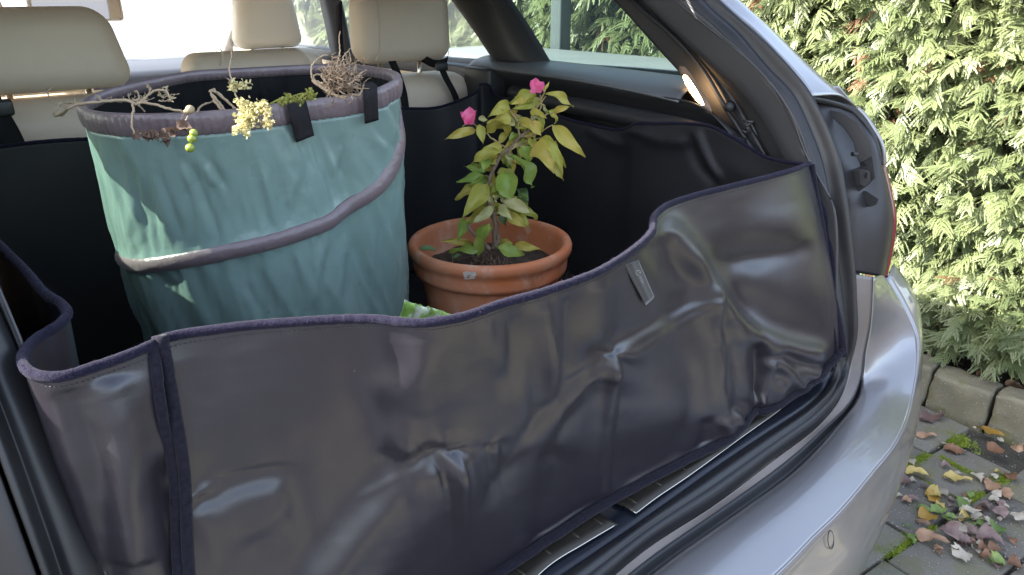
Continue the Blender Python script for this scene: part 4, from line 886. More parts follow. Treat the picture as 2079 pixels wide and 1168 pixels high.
# ------------------------------------------------------------------ bougainvillea
def leafmat(nm,a,b,c3,tr=.3):
    m=mat(nm,a,.38,spec=.45,col2=b,nscale=38,namt=.45,trans=tr,rnd=c3,detail=4,bump=.5,bscale=110,bdist=.0022); return m
M['leafY']=leafmat('leaf_yellow_green',(.48,.43,.07),(.62,.46,.12),(.38,.40,.07),.40)
M['leafG']=leafmat('leaf_green',(.20,.34,.06),(.34,.38,.07),(.24,.33,.06),.35)
M['leafP']=leafmat('leaf_pale',(.50,.45,.22),(.38,.36,.12),(.42,.42,.18),.3)
M['leafD']=leafmat('leaf_dark',(.05,.12,.035),(.10,.15,.05),(.06,.10,.03),.25)
M['bract']=mat('pink_bract',(.82,.10,.27),.5,col2=(.88,.24,.42),nscale=60,trans=.35,bump=.4,bscale=200,bdist=.001)
M['twig']=mat('woody_stem',(.13,.085,.055),.85,col2=(.24,.17,.12),nscale=70,bump=1,bscale=250,bdist=.002)
M['twigg']=mat('young_stem',(.28,.24,.08),.6,col2=(.30,.18,.10),nscale=60)
plant=empty('bougainvillea',(pcx,pcy,sz),'small bougainvillea with yellow-green leaves and two pink flowers growing in the terracotta pot','potted plant')
D0=(pc-CAM)@VF
def zp(X,Y): return 750+X/2.124,130+Y/2.124
def L3(X,Y,dd=0): 
    x,y=zp(X,Y); return U(x,y,d=D0-.02+dd)
def leaf(name,base,tip,width,m,parent,fold=.35,droop=.18,curl=.15,seed=0,nu=11,face=None,thick=0,wave=.06,jag=0):
    base=np.array(base);tip=np.array(tip); ax=tip-base; L=np.linalg.norm(ax); ax/=L
    r=random.Random(seed)
    tocam=CAM-base; tocam/=np.linalg.norm(tocam)
    n=(tocam*1.0+np.array([0,0,1])*r.uniform(.0,.8)+np.array([r.uniform(-.5,.5),r.uniform(-.5,.5),r.uniform(-.3,.3)])) if face is None else np.array(face,float)
    n-=ax*(n@ax); n/=np.linalg.norm(n); s=np.cross(ax,n)
    V=[];Fc=[];sl=[-1,-.66,-.33,0,.33,.66,1]; ph=r.uniform(0,6)
    for i in range(nu):
        u=i/(nu-1); wd=width/2*(math.sin(math.pi*min(1,u**.72))**.8*(1-.18*u)+.02) if 0<u<1 else .0006
        if u>.8: wd*= (1-(u-.8)/.2)**.5*.9+.05
        jl,jr=(1+jag*r.uniform(-1,.6),1+jag*r.uniform(-1,.6)) if jag and 0<u<1 else (1,1)
        c0=base+ax*L*u+n*(-droop*L*(u-.0)*(u-1)*1.6)+s*L*.05*math.sin(u*3+ph)
        for k in sl:
            h=fold*abs(k)**1.3*wd+wave*L*.35*math.sin(u*9+ph+k*1.2)*abs(k)**1.5
            tw=(u-.5)*curl*6*k*wd*.5
            V.append(c0+s*k*wd*((jl if k<0 else jr) if abs(k)==1 else 1)+n*(h+tw))
    w_=len(sl)
    for i in range(nu-1):
        for k in range(w_-1): a=i*w_+k; Fc.append((a,a+1,a+w_+1,a+w_))
    return mk(name,V,Fc,m,parent)
LV=[ # base, tip, width, material, depth offset
((722,135),(603,168),62,'Y',0),((738,150),(612,192),44,'Y',.02),((757,135),(880,182),42,'Y',-.01),((795,212),(868,182),32,'Y',.02),
((603,178),(512,228),56,'Y',.0),((612,228),(508,262),62,'Y',-.01),((600,255),(506,302),58,'Y',.01),((560,180),(600,215),30,'Y',.03),
((458,292),(322,325),44,'Y',0),((478,262),(492,345),44,'Y',-.01),((470,238),(512,240),26,'P',-.01),((450,250),(400,268),16,'Y',0),
((790,262),(932,402),64,'Y',-.02),((742,318),(842,448),58,'Y',.0),((715,352),(790,474),86,'Y',-.02),((795,335),(842,500),50,'Y',.01),((768,322),(828,470),50,'Y',-.03),
((690,255),(745,312),52,'Y',-.02),((650,245),(722,292),46,'Y',0),((630,232),(668,300),42,'G',.01),((770,200),(800,262),46,'Y',.0),((700,200),(762,236),36,'Y',-.02),((745,170),(762,216),22,'P',-.02),
((607,396),(706,532),84,'G',-.03),((655,352),(682,432),70,'G',.0),((570,352),(478,388),40,'Y',.0),((560,378),(442,428),52,'Y',-.02),((556,392),(470,455),58,'Y',.0),((520,415),(488,470),50,'G',-.01),
((500,482),(374,508),46,'G',0),((500,470),(408,436),40,'G',.01),((510,500),(430,520),40,'G',.02),((505,518),(398,660),82,'Y',-.02),((468,520),(372,590),50,'Y',.01),
((572,468),(618,590),104,'G',-.03),((550,470),(628,478),50,'Y',.02),((620,540),(692,604),52,'D',.02),((640,560),(690,620),44,'G',.01),
((525,622),(402,706),58,'Y',-.01),((530,612),(440,690),44,'P',-.02),((500,600),(448,640),40,'Y',0),
((578,596),(700,645),56,'P',-.03),((585,615),(722,640),52,'Y',-.01),((552,630),(618,676),48,'P',-.04),((600,640),(674,712),50,'Y',-.03),((640,640),(690,708),44,'Y',-.01),((650,628),(722,676),36,'Y',0),
((562,575),(596,560),24,'P',-.02),((540,600),(486,560),22,'P',-.03),((548,590),(530,560),20,'P',-.03),((600,600),(640,572),26,'Y',0),
((420,670),(376,760),52,'G',.0),((508,688),(478,834),66,'G',-.05),((556,655),(592,705),40,'D',-.02),((526,700),(502,752),44,'G',.0),((470,540),(520,620),44,'G',.03),
((470,800),(345,822),40,'G',-.03),((445,775),(304,768),34,'Y',.01),((548,790),(668,826),64,'G',-.05),((620,790),(750,794),40,'Y',-.01),((560,770),(620,778),30,'Y',.02),((400,826),(350,838),20,'D',-.04),
((640,205),(600,250),40,'Y',.02),((680,290),(700,330),34,'Y',.01),((590,300),(560,350),36,'Y',.03),((640,300),(600,330),36,'G',.02),((735,230),(745,290),38,'Y',.01),((700,325),(735,370),40,'Y',.0)]
_r=random.Random(11)
for _ in range(72):
    bx,by=_r.choice([(700,270),(650,330),(600,250),(740,230),(560,390),(540,440),(600,400),(690,150),(520,520),(560,620),(560,560),(620,230)])
    bx+=_r.uniform(-25,25);by+=_r.uniform(-25,25);a=_r.uniform(-.3,3.4);l=_r.uniform(32,74)
    LV.append(((bx,by),(bx+l*math.cos(a),by+l*math.sin(a)*.9),_r.uniform(20,38),_r.choice('YYYGP'),_r.uniform(.0,.05)))
for i,(b,t,wd,mm,dd) in enumerate(LV):
    B=L3(*b,dd);T_=L3(*t,dd+random.Random(i).uniform(-.03,.03))
    leaf('leaf',B,T_,wd/2.124/1450*D0*.98,M['leaf'+mm],plant,fold=.55,droop=random.Random(i+50).uniform(.08,.42),curl=random.Random(i+9).uniform(-.8,.8),seed=i,wave=.26)
def tw(name,P,r0,r1,m,dd=0):
    P=crom(np.array([L3(*p[:2],p[2] if len(p)>2 else dd) for p in P]),26); j=np.array([[random.uniform(-1,1)*.0006 for _ in range(3)] for _ in P])
    return tube(name,P+j,np.linspace(r0,r1,26)*(1+.12*rng.normal(size=26)),m,plant,n=8)
tw('stem',[(545,800),(540,740),(546,700),(536,655),(510,592),(506,545),(520,492),(545,432),(572,388),(612,358),(652,312),(692,284)],.0048,.0026,M['twig'])
tw('stem',[(520,800,-.02),(470,752,-.02),(438,720,-.02),(425,690,-.02)],.004,.003,M['twig'])
tw('stem',[(545,720),(556,760),(530,800)],.004,.005,M['twig'])
for P in [[(575,385),(560,345),(528,322),(505,300),(478,282),(455,262),(432,250)],[(690,286),(705,250),(735,200),(742,160),(735,132)],[(600,372),(650,352),(700,345),(742,352)],[(620,355),(690,330),(745,320)],[(650,312),(700,310),(790,262)],[(560,345),(590,360)],[(535,655),(525,625),(545,600)],[(540,650),(575,625),(600,610)],[(610,360),(600,400)],[(640,250),(610,205),(600,180)],[(650,312),(640,270),(650,240),(620,210)],[(506,545),(515,520)],[(522,490),(500,480)],[(560,400),(540,380)],[(735,160),(765,100)],[(720,190),(760,140)],[(540,650),(520,690)],[(690,286),(760,220),(795,210)],[(700,345),(765,325)]]:
    tw('twig',P,.0019,.0010,M['twigg'])
def flower(X,Y,s,dd,flip=1):
    c=L3(X,Y+s*.55,dd)
    for k,(dx,dy,wf) in enumerate([(-.75,-.75,.85),(.05,-1.05,1.0),(.8,-.8,.8),(-.3,-.55,1.0),(.45,-.6,.9)]):
        t=L3(X+dx*s*.75*flip,Y+s*.45+dy*s*1.15,dd+(-.006 if k>2 else .006))
        leaf('bract',c+np.array([0,0,0]),t,s*1.0*wf/2.124/1450*D0,M['bract'],plant,fold=.6,droop=.25,curl=.1,seed=90+k+int(X),wave=.05,nu=9)
    
flower(428,228,58,-.01); flower(722,96,50,-.01,-1)
for k in range(5): leaf('bud',L3(752+k*2,120-k*3,-.01),L3(752+k*6,100-k*6,-.01),.004,M['leafY'],plant,seed=k,nu=6)
# mossy twiggy debris at the foot of the stem, fallen leaf on the rim
V,Fc=[],[]
for k in range(90):
    a=random.uniform(0,6.28);r=abs(random.gauss(0,.035)); p=np.array([pcx-.01+r*math.cos(a),pcy-.01+r*math.sin(a),sz+.004+.03*math.exp(-(r/.02)**2)*random.random()])
    q=p+np.array([random.uniform(-.016,.016),random.uniform(-.016,.016),random.uniform(-.002,.022)]); tubemesh([p,(p+q)/2+rng.normal(size=3)*.002,q],[.0013,.001,.0006],5,V,Fc)
o=mk('twig_litter',V,Fc,M['twig']); tag(o,'dry twig litter around the foot of the potted plant','plant litter',kind='stuff')
o=leaf('fallen_leaf',L3(288,812,-.115),L3(204,800,-.115),.017,M['leafD'],None,seed=3,face=(0,-.3,1),fold=.5); tag(o,'small dark green leaf lying on the left rim of the terracotta pot','leaf')
# packet with green and white print, root lump and pink pot remnant in the gap
pk=empty('packet',tuple(U(872,648,y=.215)-np.array([0,0,.12])),'green and white plastic packet just visible between bag, pot and liner edge','packet')
M['pack']=mat('printed_plastic',(.30,.50,.10),.3,coat=.4,col2=(.70,.78,.62),nscale=55,namt=.12,bump=.6,bscale=60,bdist=.004)
G=[]
for u in np.linspace(0,1,26):
    row=[]
    for v in np.linspace(0,1,14):
        px=842+u*82; py=(618+u*22)*(1-v)+ (760)*v; p=U(px,py,y=.20)
        row.append(p+np.array([0,.012*math.sin(v*2.5)+.006*noise.noise(Vector((u*5,v*5,0))),.004*noise.noise(Vector((u*9,v*2,3)))]))
    G.append(row)
G=np.array(G); grid('packet_front',G,M['pack'],pk,thick=.0006); G2=G+np.array([.004,.03,-.006]); grid('packet_back',G2,M['pack'],pk,thick=.0006)
M['root']=mat('dry_roots',(.20,.135,.085),.9,col2=(.34,.25,.17),nscale=90)
M['rootl']=mat('pale_dry_stem',(.42,.33,.22),.8,col2=(.30,.22,.14),nscale=80,bump=.6,bscale=300,bdist=.001)
V,Fc=[],[]
rc=U(1165,572,y=.46)-np.array([0,0,.045])
for k in range(420):
    a=rng.normal(size=3); a/=np.linalg.norm(a); a[2]=abs(a[2]); p=rc+a*np.array([.06,.05,.035])*random.uniform(.7,1); q=p+(a+rng.normal(size=3)*.8)*.014
    tubemesh([p,(p+q)/2+rng.normal(size=3)*.003,q],[.0011,.0009,.0004],4,V,Fc)
n0=len(V)
for i in range(10):
    for j in range(16): V.append(rc+np.array([.056*math.sin(i/9*1.57)*math.cos(j/16*6.283),.047*math.sin(i/9*1.57)*math.sin(j/16*6.283),.034*math.cos(i/9*1.57)]))
for i in range(9):
    for j in range(16): Fc.append((n0+i*16+j,n0+i*16+(j+1)%16,n0+(i+1)*16+(j+1)%16,n0+(i+1)*16+j))
o=mk('root_clump',V,Fc,mat('brown_roots',(.05,.03,.02),.95,col2=(.12,.08,.05),nscale=60)); tag(o,'dark brown fibrous clump of roots and soil behind the right side of the terracotta pot','root clump')
pp=U(1150,582,y=.30); 
o=lathe('pink_saucer',[(.001,0),(.022,0),(.028,.009),(.026,.009),(.021,.003),(.001,.003)],mat('pink_plastic',(.5,.14,.10),.5,col2=(.55,.2,.15),nscale=40),None,c=(0,0,0),n=30); o.location=tuple(pp-np.array([0,0,.018])); o.rotation_euler=(R(25),R(-18),0)
tag(o,'edge of a small salmon pink dish between the pot and the liner edge','dish')
# ================================================================== DEAD PLANTS IN THE BAG
DB=(U(342,236,z=ZR)-CAM)@VF
def B3d(X,Y,dd=0): return U(X/2.92,Y/2.92,d=DB-.012+dd)
M['hay']=mat('dry_stalk',(.36,.30,.20),.75,col2=(.28,.20,.13),nscale=90,bump=.5,bscale=300,bdist=.001)
M['hayd']=mat('withered_leaf',(.075,.045,.035),.85,col2=(.15,.10,.07),nscale=90,bump=.6,bscale=200,bdist=.001,trans=.1)
M['tom']=mat('green_tomato',(.19,.26,.03),.2,spec=.5,col2=(.28,.32,.06),nscale=30,coat=.4)
M['tom'].node_tree.nodes['Principled BSDF'].inputs['Subsurface Weight'].default_value=.3; M['tom'].node_tree.nodes['Principled BSDF'].inputs['Subsurface Radius'].default_value=(.006,.008,.002)
M['tomd']=mat('shrivelled_tomato',(.30,.24,.14),.5,col2=(.38,.30,.18),nscale=60,bump=.6,bscale=120,bdist=.002)
def sk_(name,P,r0,r1,m,par,n=24,dd=0,jit=.0004,ns=7):
    Q=crom(np.array([B3d(p[0],p[1],(p[2] if len(p)>2 else 0)+dd) for p in P]),n); Q[1:-1]+=rng.normal(size=(n-2,3))*jit
    return tube(name,Q,.72*np.linspace(r0,r1,n)*(1+.08*rng.normal(size=n)),m,par,n=ns)
def thing_(nm,at,lab,cat): return empty(nm,tuple(at),lab,cat)
v1=thing_('tomato_vine',B3d(800,650),'dried brown tomato vine with small green tomatoes hanging over the left rim of the bag','tomato vine')
for P,a,b in [([(330,685,.02),(385,660,.01),(405,640),(450,625),(605,600),(770,602),(815,620)],.0026,.0024),([(315,680,.02),(370,600,.02),(350,640,.02),(318,684,.02)],.0013,.0010),([(380,680,.02),(395,650,.02),(420,635,.01),(490,608)],.0016,.0015),([(318,684,.02),(375,684,.02),(388,660,.02)],.0013,.0012),
   ([(360,622,.02),(300,590,.03),(278,548,.04),(262,538,.04)],.0012,.0008),([(278,548,.04),(312,516,.04)],.0009,.0006),([(480,605,.01),(400,610,.02),(350,620,.02)],.0014,.0010),
   ([(785,610),(788,660,-.01),(782,740,-.02),(795,795,-.02)],.0019,.0015),([(815,620),(850,590),(890,555),(940,535),(985,540),(1005,575),(1010,600)],.0021,.0014),([(815,615),(820,560),(810,540)],.0013,.0010),([(885,560),(890,530),(872,512)],.0013,.0011),([(940,535),(960,575),(985,575)],.001,.0008),([(985,540),(988,522)],.0010,.0010),
   ([(800,620),(850,610),(920,620),(1000,645),(1100,665)],.0022,.0020),([(790,600),(830,590),(900,625)],.0015,.0012),([(820,620),(860,665,.01)],.0014,.0012),([(870,600),(850,590)],.001,.001),([(940,600),(1000,598),(1010,590)],.0009,.0007),
   ([(1085,670),(1075,720,-.01),(1095,755,-.02),(1120,765,-.02)],.0008,.0008),([(1120,680,-.01),(1100,720,-.02),(1095,770,-.02)],.0007,.0006),
   ([(795,795,-.02),(870,790,-.025),(960,800,-.025),(1020,785,-.025),(1080,760,-.025),(1130,770,-.025)],.0012,.0011),([(1125,850,-.025),(1135,800,-.025),(1128,770,-.025)],.0009,.0009)]:
    sk_('stalk',P,a,b,M['hay'],v1)
_rv=random.Random(5)
for _ in range(34):
    X,Y=_rv.choice([(450,625),(780,600),(850,600),(940,540),(1000,570),(820,600),(600,600),(380,640),(700,605)]); a=_rv.uniform(0,6.28); d0=_rv.uniform(0,.03); P=[(X,Y,d0)]
    for q in range(3): a+=_rv.gauss(0,.8); P.append((P[-1][0]+24*math.cos(a),P[-1][1]-abs(18*math.sin(a))*_rv.choice([1,1,-.6]),d0))
    sk_('stalk',P,.0009,.0005,M['hay'],v1,n=10,ns=5)
for X,Y in [(872,510),(988,522),(1012,590),(805,545),(945,560),(1015,600)]:
    p=B3d(X,Y); 
    for k in range(4): leaf('dry_calyx',p,p+rng.normal(size=3)*.0032,.0022,M['tomd'],v1,seed=k+X,nu=5)
for (x0,y0),(x1,y1),wd in [((795,795),(790,830),.010),((800,800),(830,835),.012),((870,790),(880,845),.012),((880,800),(905,835),.013),((905,815),(940,838),.013),((935,805),(985,840),.014),((965,820),(1008,830),.013),((985,830),(992,875),.009),((990,820),(1012,838),.008),((1020,785),(1060,765),.014),((1050,770),(1110,780),.014),((1080,760),(1140,765),.013),((1030,790),(1000,800),.010),((1100,760),(1060,750),.010),((865,785),(840,800),.008)]:
    leaf('withered_leaf',B3d(x0,y0,-.026),B3d(x1,y1,-.03),wd,M['hayd'],v1,seed=int(x0+x1),fold=.9,curl=.6,wave=.16,nu=8)
def ball(name,c,r,m,par,sq=.95):
    bm=bmesh.new(); bmesh.ops.create_uvsphere(bm,u_segments=24,v_segments=16,radius=r)
    for v in bm.verts: v.co.z*=sq
    bmesh.ops.transform(bm,matrix=Matrix.Translation(Vector(c)-par.location),verts=bm.verts)
    me=bpy.data.meshes.new(name); bm.to_mesh(me); bm.free(); me.shade_smooth(); me.materials.append(m); o=bpy.data.objects.new(name,me); COL.objects.link(o); o.parent=par; return o
px2m=D0/1450*.8
ball('tomato',B3d(1148,790,-.03),.0046,M['tom'],v1); ball('tomato',B3d(1138,823,-.03),.0050,M['tom'],v1); ball('tomato',B3d(1127,878,-.03),.0050,M['tom'],v1)
ball('shrivelled_tomato',B3d(1127,650,-.014),.0050,M['tomd'],v1); ball('shrivelled_tomato',B3d(1104,664,-.012),.0032,M['tomd'],v1)
v2=thing_('broken_stalk',B3d(1270,640,.08),'bent pale brown broken stalk standing inside the bag behind the rim','stalk')
for P,a,b in [([(1170,665,.02),(1195,630,.05),(1265,600,.08)],.0017,.0014),([(1320,655,.06),(1280,610,.07),(1258,570,.08),(1250,538,.08),(1280,545,.08),(1330,590,.08),(1400,650,.06)],.0026,.0017),([(1258,560,.08),(1300,610,.07),(1330,650,.05)],.0017,.0017),([(1268,530,.08),(1350,600,.07),(1390,645,.05)],.0014,.0011),([(1245,545,.08),(1270,530,.08)],.0028,.0024)]: sk_('stalk',P,a,b,M['rootl'],v2)
# withered flower heads
v3=thing_('withered_flower_stem',B3d(1450,650),'withered cream flower clusters on a thin stem draped over the front bag rim','dried flower')
M['straw']=mat('straw_flower',(.68,.60,.34),.7,col2=(.48,.46,.20),nscale=160,trans=.3,rnd=(.55,.47,.26))
for P,a,b in [([(1368,235,.04),(1375,330,.035),(1360,400,.03),(1368,455,.02),(1385,500,.01),(1398,560),(1420,600),(1440,650,-.01),(1470,700,-.015)],.0010,.0018),([(1395,520),(1430,515),(1490,530)],.0009,.0007),([(1385,490),(1345,468)],.0009,.0006),([(1420,600),(1480,620),(1560,610,-.01),(1590,660,-.02)],.0012,.0010),([(1440,650,-.01),(1430,700,-.02),(1420,770,-.03)],.0011,.0008),([(1470,700,-.015),(1500,740,-.03)],.0009,.0007),([(1372,300,.035),(1400,285,.03)],.0004,.0003),([(1372,350,.03),(1382,345,.03)],.0006,.0005)]: sk_('stalk',P,a,b,M['hay'],v3)
def cluster(nm,par,P,cnt,sp,size,m,seed,dd):
    rr=random.Random(seed); V=[];Fc=[]
    for k in range(cnt):
        X,Y=rr.choice(P); c=B3d(X+rr.gauss(0,sp),Y+rr.gauss(0,sp),dd+rr.uniform(-.012,.008)); L_=size*rr.uniform(.5,1.3)
        ax=np.array([rr.gauss(0,1) for _ in range(3)]); ax/=np.linalg.norm(ax); s_=np.cross(ax,[rr.gauss(0,1) for _ in range(3)]); s_/=np.linalg.norm(s_); n_=np.cross(ax,s_); k0=len(V)
        V+=[c,c+ax*L_*.35+s_*L_*.3+n_*L_*.12,c+ax*L_*.7+s_*L_*.28-n_*L_*.1,c+ax*L_,c+ax*L_*.7-s_*L_*.3+n_*L_*.1,c+ax*L_*.35-s_*L_*.3-n_*L_*.08,c+ax*L_*.5+n_*L_*.15]
        Fc+=[(k0,k0+1,k0+6),(k0+1,k0+2,k0+6),(k0+2,k0+3,k0+6),(k0+3,k0+4,k0+6),(k0+4,k0+5,k0+6),(k0+5,k0,k0+6)]
    return mk(nm,V,Fc,m,par)
cluster('flower_cluster',v3,[(1380,490),(1400,500),(1420,510),(1390,525),(1375,520),(1440,515)],120,10,.0046,M['straw'],1,-.002)
cluster('flower_cluster',v3,[(1460,525),(1475,520),(1480,490),(1350,470)],16,6,.0034,M['straw'],5,-.002)
cluster('flower_cluster',v3,[(1430,610),(1450,630),(1440,660),(1480,640),(1500,680),(1460,690),(1520,650),(1540,640),(1440,700),(1480,710),(1510,720),(1450,730),(1560,620)],620,17,.0046,M['straw'],2,-.018)
cluster('flower_cluster',v3,[(1570,630),(1590,680),(1580,720),(1600,740),(1560,660),(1590,650)],230,12,.0044,M['straw'],3,-.02)
cluster('flower_cluster',v3,[(1410,760),(1440,765),(1460,790),(1400,775),(1430,740)],150,12,.0044,M['straw'],4,-.026)
v4=thing_('herb_sprig',B3d(1740,590),'yellowing green herb sprig lying on the bag rim left of the black handle','herb sprig')
M['herb']=mat('yellow_green_herb',(.20,.24,.045),.7,col2=(.34,.33,.09),nscale=120,trans=.3,rnd=(.18,.2,.05))
sk_('stalk',[(1600,620,-.01),(1660,590,-.005),(1760,565),(1830,555),(1862,575)],.0014,.0010,M['herb'],v4)
cluster('sprig_leaves',v4,[(1660,605),(1690,600),(1720,592),(1750,585),(1780,580),(1810,575),(1840,570),(1855,575),(1700,575),(1780,595),(1835,550)],420,9,.0035,M['herb'],7,-.004)
# root ball
v5=thing_('root_ball',U(690,175,d=DB-.01),'tangled ball of dry brown roots on the bag rim between the handles','root ball')
def RB3(x,y,dd=0): return U(600+x/2.92,y/2.92,d=DB+.0+dd)
V,Fc=[],[]
for k in range(260):
    rr=random.Random(k+400); cx,cy=rr.gauss(265,48),rr.gauss(475,42)
    P=[(cx,cy,rr.uniform(-.03,.03))]; a=rr.uniform(0,6.28)
    if rr.random()<.5: a=-1.57+rr.gauss(0,.7)
    for q in range(4):
        a+=rr.gauss(0,.55); P.append((P[-1][0]+18*math.cos(a),P[-1][1]+18*math.sin(a),P[-1][2]+rr.uniform(-.008,.008)))
    Q=crom(np.array([RB3(*p) for p in P]),10); r0=rr.uniform(.0005,.0013); tubemesh(Q,np.linspace(r0,.0003,10),5,V,Fc)
mk('roots',V,Fc,M['root'],v5)
for P,r0,r1 in [([(100,470),(150,515),(220,560),(300,585)],.0024,.0014),([(100,475),(92,420),(110,370),(150,335),(195,325)],.0012,.0005),([(100,480),(160,500),(230,560),(310,575)],.0016,.001),([(245,480),(250,380),(262,300),(258,240),(265,185)],.0012,.0004),([(255,400),(290,330),(330,285)],.001,.0004),([(320,560),(380,560),(405,500)],.0014,.0007),([(300,480),(340,430),(355,380)],.0013,.0005),([(180,440),(160,400),(200,400),(180,360)],.0008,.0004),([(100,470),(130,440),(200,470)],.001,.0006),([(210,540),(150,450),(165,460)],.0011,.0005),([(300,410),(280,360),(300,350)],.001,.0004)]:
    Q=crom(np.array([RB3(*p) for p in P]),22); Q[1:-1]+=rng.normal(size=(20,3))*.0004
    tube('long_root',Q,np.linspace(r0,r1,22),M['rootl'],v5,n=6)
# ================================================================== HEDGE
M['thuja']=mat('conifer_foliage',(.14,.18,.075),.42,spec=.6,col2=(.26,.30,.14),nscale=3.5,namt=.5,trans=.35,detail=3)
M['thujad']=mat('dead_conifer_foliage',(.20,.10,.045),.8,col2=(.13,.07,.035),nscale=30,trans=.2)
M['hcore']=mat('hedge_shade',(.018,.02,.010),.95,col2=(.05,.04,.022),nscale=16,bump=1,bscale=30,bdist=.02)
M['bark']=mat('bark',(.09,.06,.04),.9,col2=(.16,.11,.08),nscale=40,bump=1,bscale=60,bdist=.006)
hedge=empty('conifer_hedge',(2.2,1,0),'tall dense green conifer hedge with feathery sprays growing behind the kerb stones','hedge')
def spray(seed,L=.11,nb=8):
    rr=random.Random(seed); V=[];F3=[]
    def strip(p,d,n,ln,w):
        # scale-leaf shoot: a slim tapering blade with small side teeth
        s=np.cross(d,n); k=len(V); m=p+d*ln*.55+n*(-ln*.03)
        V.extend([p-s*w*.45,p+s*w*.45,m+s*w*.6,m-s*w*.6,p+d*ln]); F3.extend([(k,k+1,k+2),(k,k+2,k+3),(k+3,k+2,k+4)])
    d=np.array([1,0,0.]);n=np.array([0,0,1.]);p=np.zeros(3); ax=[]
    for i in range(nb+1):
        ax.append((p.copy(),d.copy())); d=d+np.array([0,rr.gauss(0,.05),-.055]); d/=np.linalg.norm(d); p=p+d*L/nb
    for i in range(nb):
        p,d=ax[i]; u=i/nb; n2=np.cross(d,[0,1,0]); n2/=np.linalg.norm(n2); n2=-n2 if n2[2]<0 else n2
        strip(p,d,n2,L/nb*1.4,.0034*(1-.4*u))
        for s in (-1,1):
            if i==0: continue
            bl=L*(.62*math.sin(math.pi*(.22+.70*u))**.8)*rr.uniform(.55,1.15)
            side=np.cross(d,n2)*s; bd=d*1.0+side*rr.uniform(.55,.85)+n2*rr.uniform(-.3,.2); bd/=np.linalg.norm(bd)
            q=p+d*(L/nb*.5 if s>0 else 0); m=max(2,int(bl/.0060))
            for j in range(m):
                w_=.0034*(1-.3*j/m); strip(q,bd,n2,bl/m*1.45,w_)
                if j>0:
                    for s2 in (-1,1):
                        tl=.0120*(1-j/m*.6)*rr.uniform(.5,1.3); sd=np.cross(bd,n2)*s2; td=bd*.85+sd*.55+n2*rr.uniform(-.25,.1); td/=np.linalg.norm(td)
                        k=len(V); s3=np.cross(td,n2)*.0017; V.extend([q-s3,q+s3,q+td*tl]); F3.append((k,k+1,k+2))
                q=q+bd*bl/m; bd=bd+d*.10+np.array([0,0,-.05]); bd/=np.linalg.norm(bd)
    return np.array(V),np.array(F3)
protos=[spray(s,L=random.uniform(.085,.125),nb=random.choice([6,7,8])) for s in range(8)]
def inst(name,places,m,scale_lo=1):
    VV=[];FF=[];off=0
    for (pos,ax,up,sc,k) in places:
        V0,F0=protos[k]; ax=ax/np.linalg.norm(ax); n=up-ax*(up@ax); n/=np.linalg.norm(n); s=np.cross(n,ax)
        VV.append(pos+sc*(V0[:,[0]]*ax+V0[:,[1]]*s+V0[:,[2]]*n)); FF.append(F0+off); off+=len(V0)
    VV=np.vstack(VV)-np.array(hedge.location); FF=np.vstack(FF); me=bpy.data.meshes.new(name)
    me.vertices.add(len(VV)); me.vertices.foreach_set('co',VV.ravel().astype(np.float32)); me.loops.add(FF.size); me.loops.foreach_set('vertex_index',FF.ravel().astype(np.int32))
    me.polygons.add(len(FF)); me.polygons.foreach_set('loop_start',np.arange(0,FF.size,3,dtype=np.int32)); me.update(calc_edges=True); me.materials.append(m)
    o=bpy.data.objects.new(name,me); COL.objects.link(o); o.parent=hedge; o['kind']='stuff'; return len(FF)
pl=[];dead=[]
def hx(y,z): return 1.98+.10*noise.noise(Vector((y*1.6,z*1.8,2)))+.05*noise.noise(Vector((y*5,z*5,7)))+.12*max(0,.35-z)*1.0-.02*z
def place(n,y0,y1,z0,z1,smin,smax):
    for _ in range(n):
        y=random.uniform(y0,y1); z=random.uniform(z0,z1); dpt=random.random()**1.6*.16; x=hx(y,z)+dpt
        ax=np.array([-.75+random.gauss(0,.25),random.gauss(-.15,.55),-.25+random.gauss(0,.35)]); up=np.array([-.55+random.gauss(0,.3),random.gauss(-.1,.3),.8])
        (dead if random.random()<.014 else pl).append((np.array([x,y,z]),ax,up,random.uniform(smin,smax),random.randrange(8)))
place(6500,-.35,1.55,.17,1.45,.45,1.05)
place(1700,1.5,4.5,.5,1.5,1.0,1.5)
place(640,-.4,6,1.4,1.75,1.5,2.2); place(200,4.5,7,.3,1.6,1.8,2.8)
ntri=inst('foliage',pl,M['thuja']); ntri+=inst('dead_foliage',dead,M['thujad']); print('HEDGE TRIS',ntri)
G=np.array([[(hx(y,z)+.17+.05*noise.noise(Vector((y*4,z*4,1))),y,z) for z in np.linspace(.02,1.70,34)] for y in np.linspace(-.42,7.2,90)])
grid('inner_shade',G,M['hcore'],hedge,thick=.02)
V,Fc=[],[]
for k in range(170):
    y=random.uniform(-.4,1.6);z=random.uniform(.15,1.4);x=hx(y,z)+.12; p=np.array([x,y,z]); q=p+np.array([-random.uniform(.06,.15),random.gauss(0,.06),random.gauss(-.02,.05)])
    tubemesh(crom([p,(p+q)/2+[0,0,.012],q],6),[.003,.0026,.0022,.0018,.0012,.0006],5,V,Fc)
mk('branches',V,Fc,M['bark'],hedge)['kind']='stuff'
for y in (-.3,.15,.9,1.7,2.6,3.5,4.6,5.8): tube('trunk',[(2.2,y,0),(2.22,y+.02,.8),(2.2,y,1.6)],[.035,.028,.015],M['bark'],hedge,n=10)
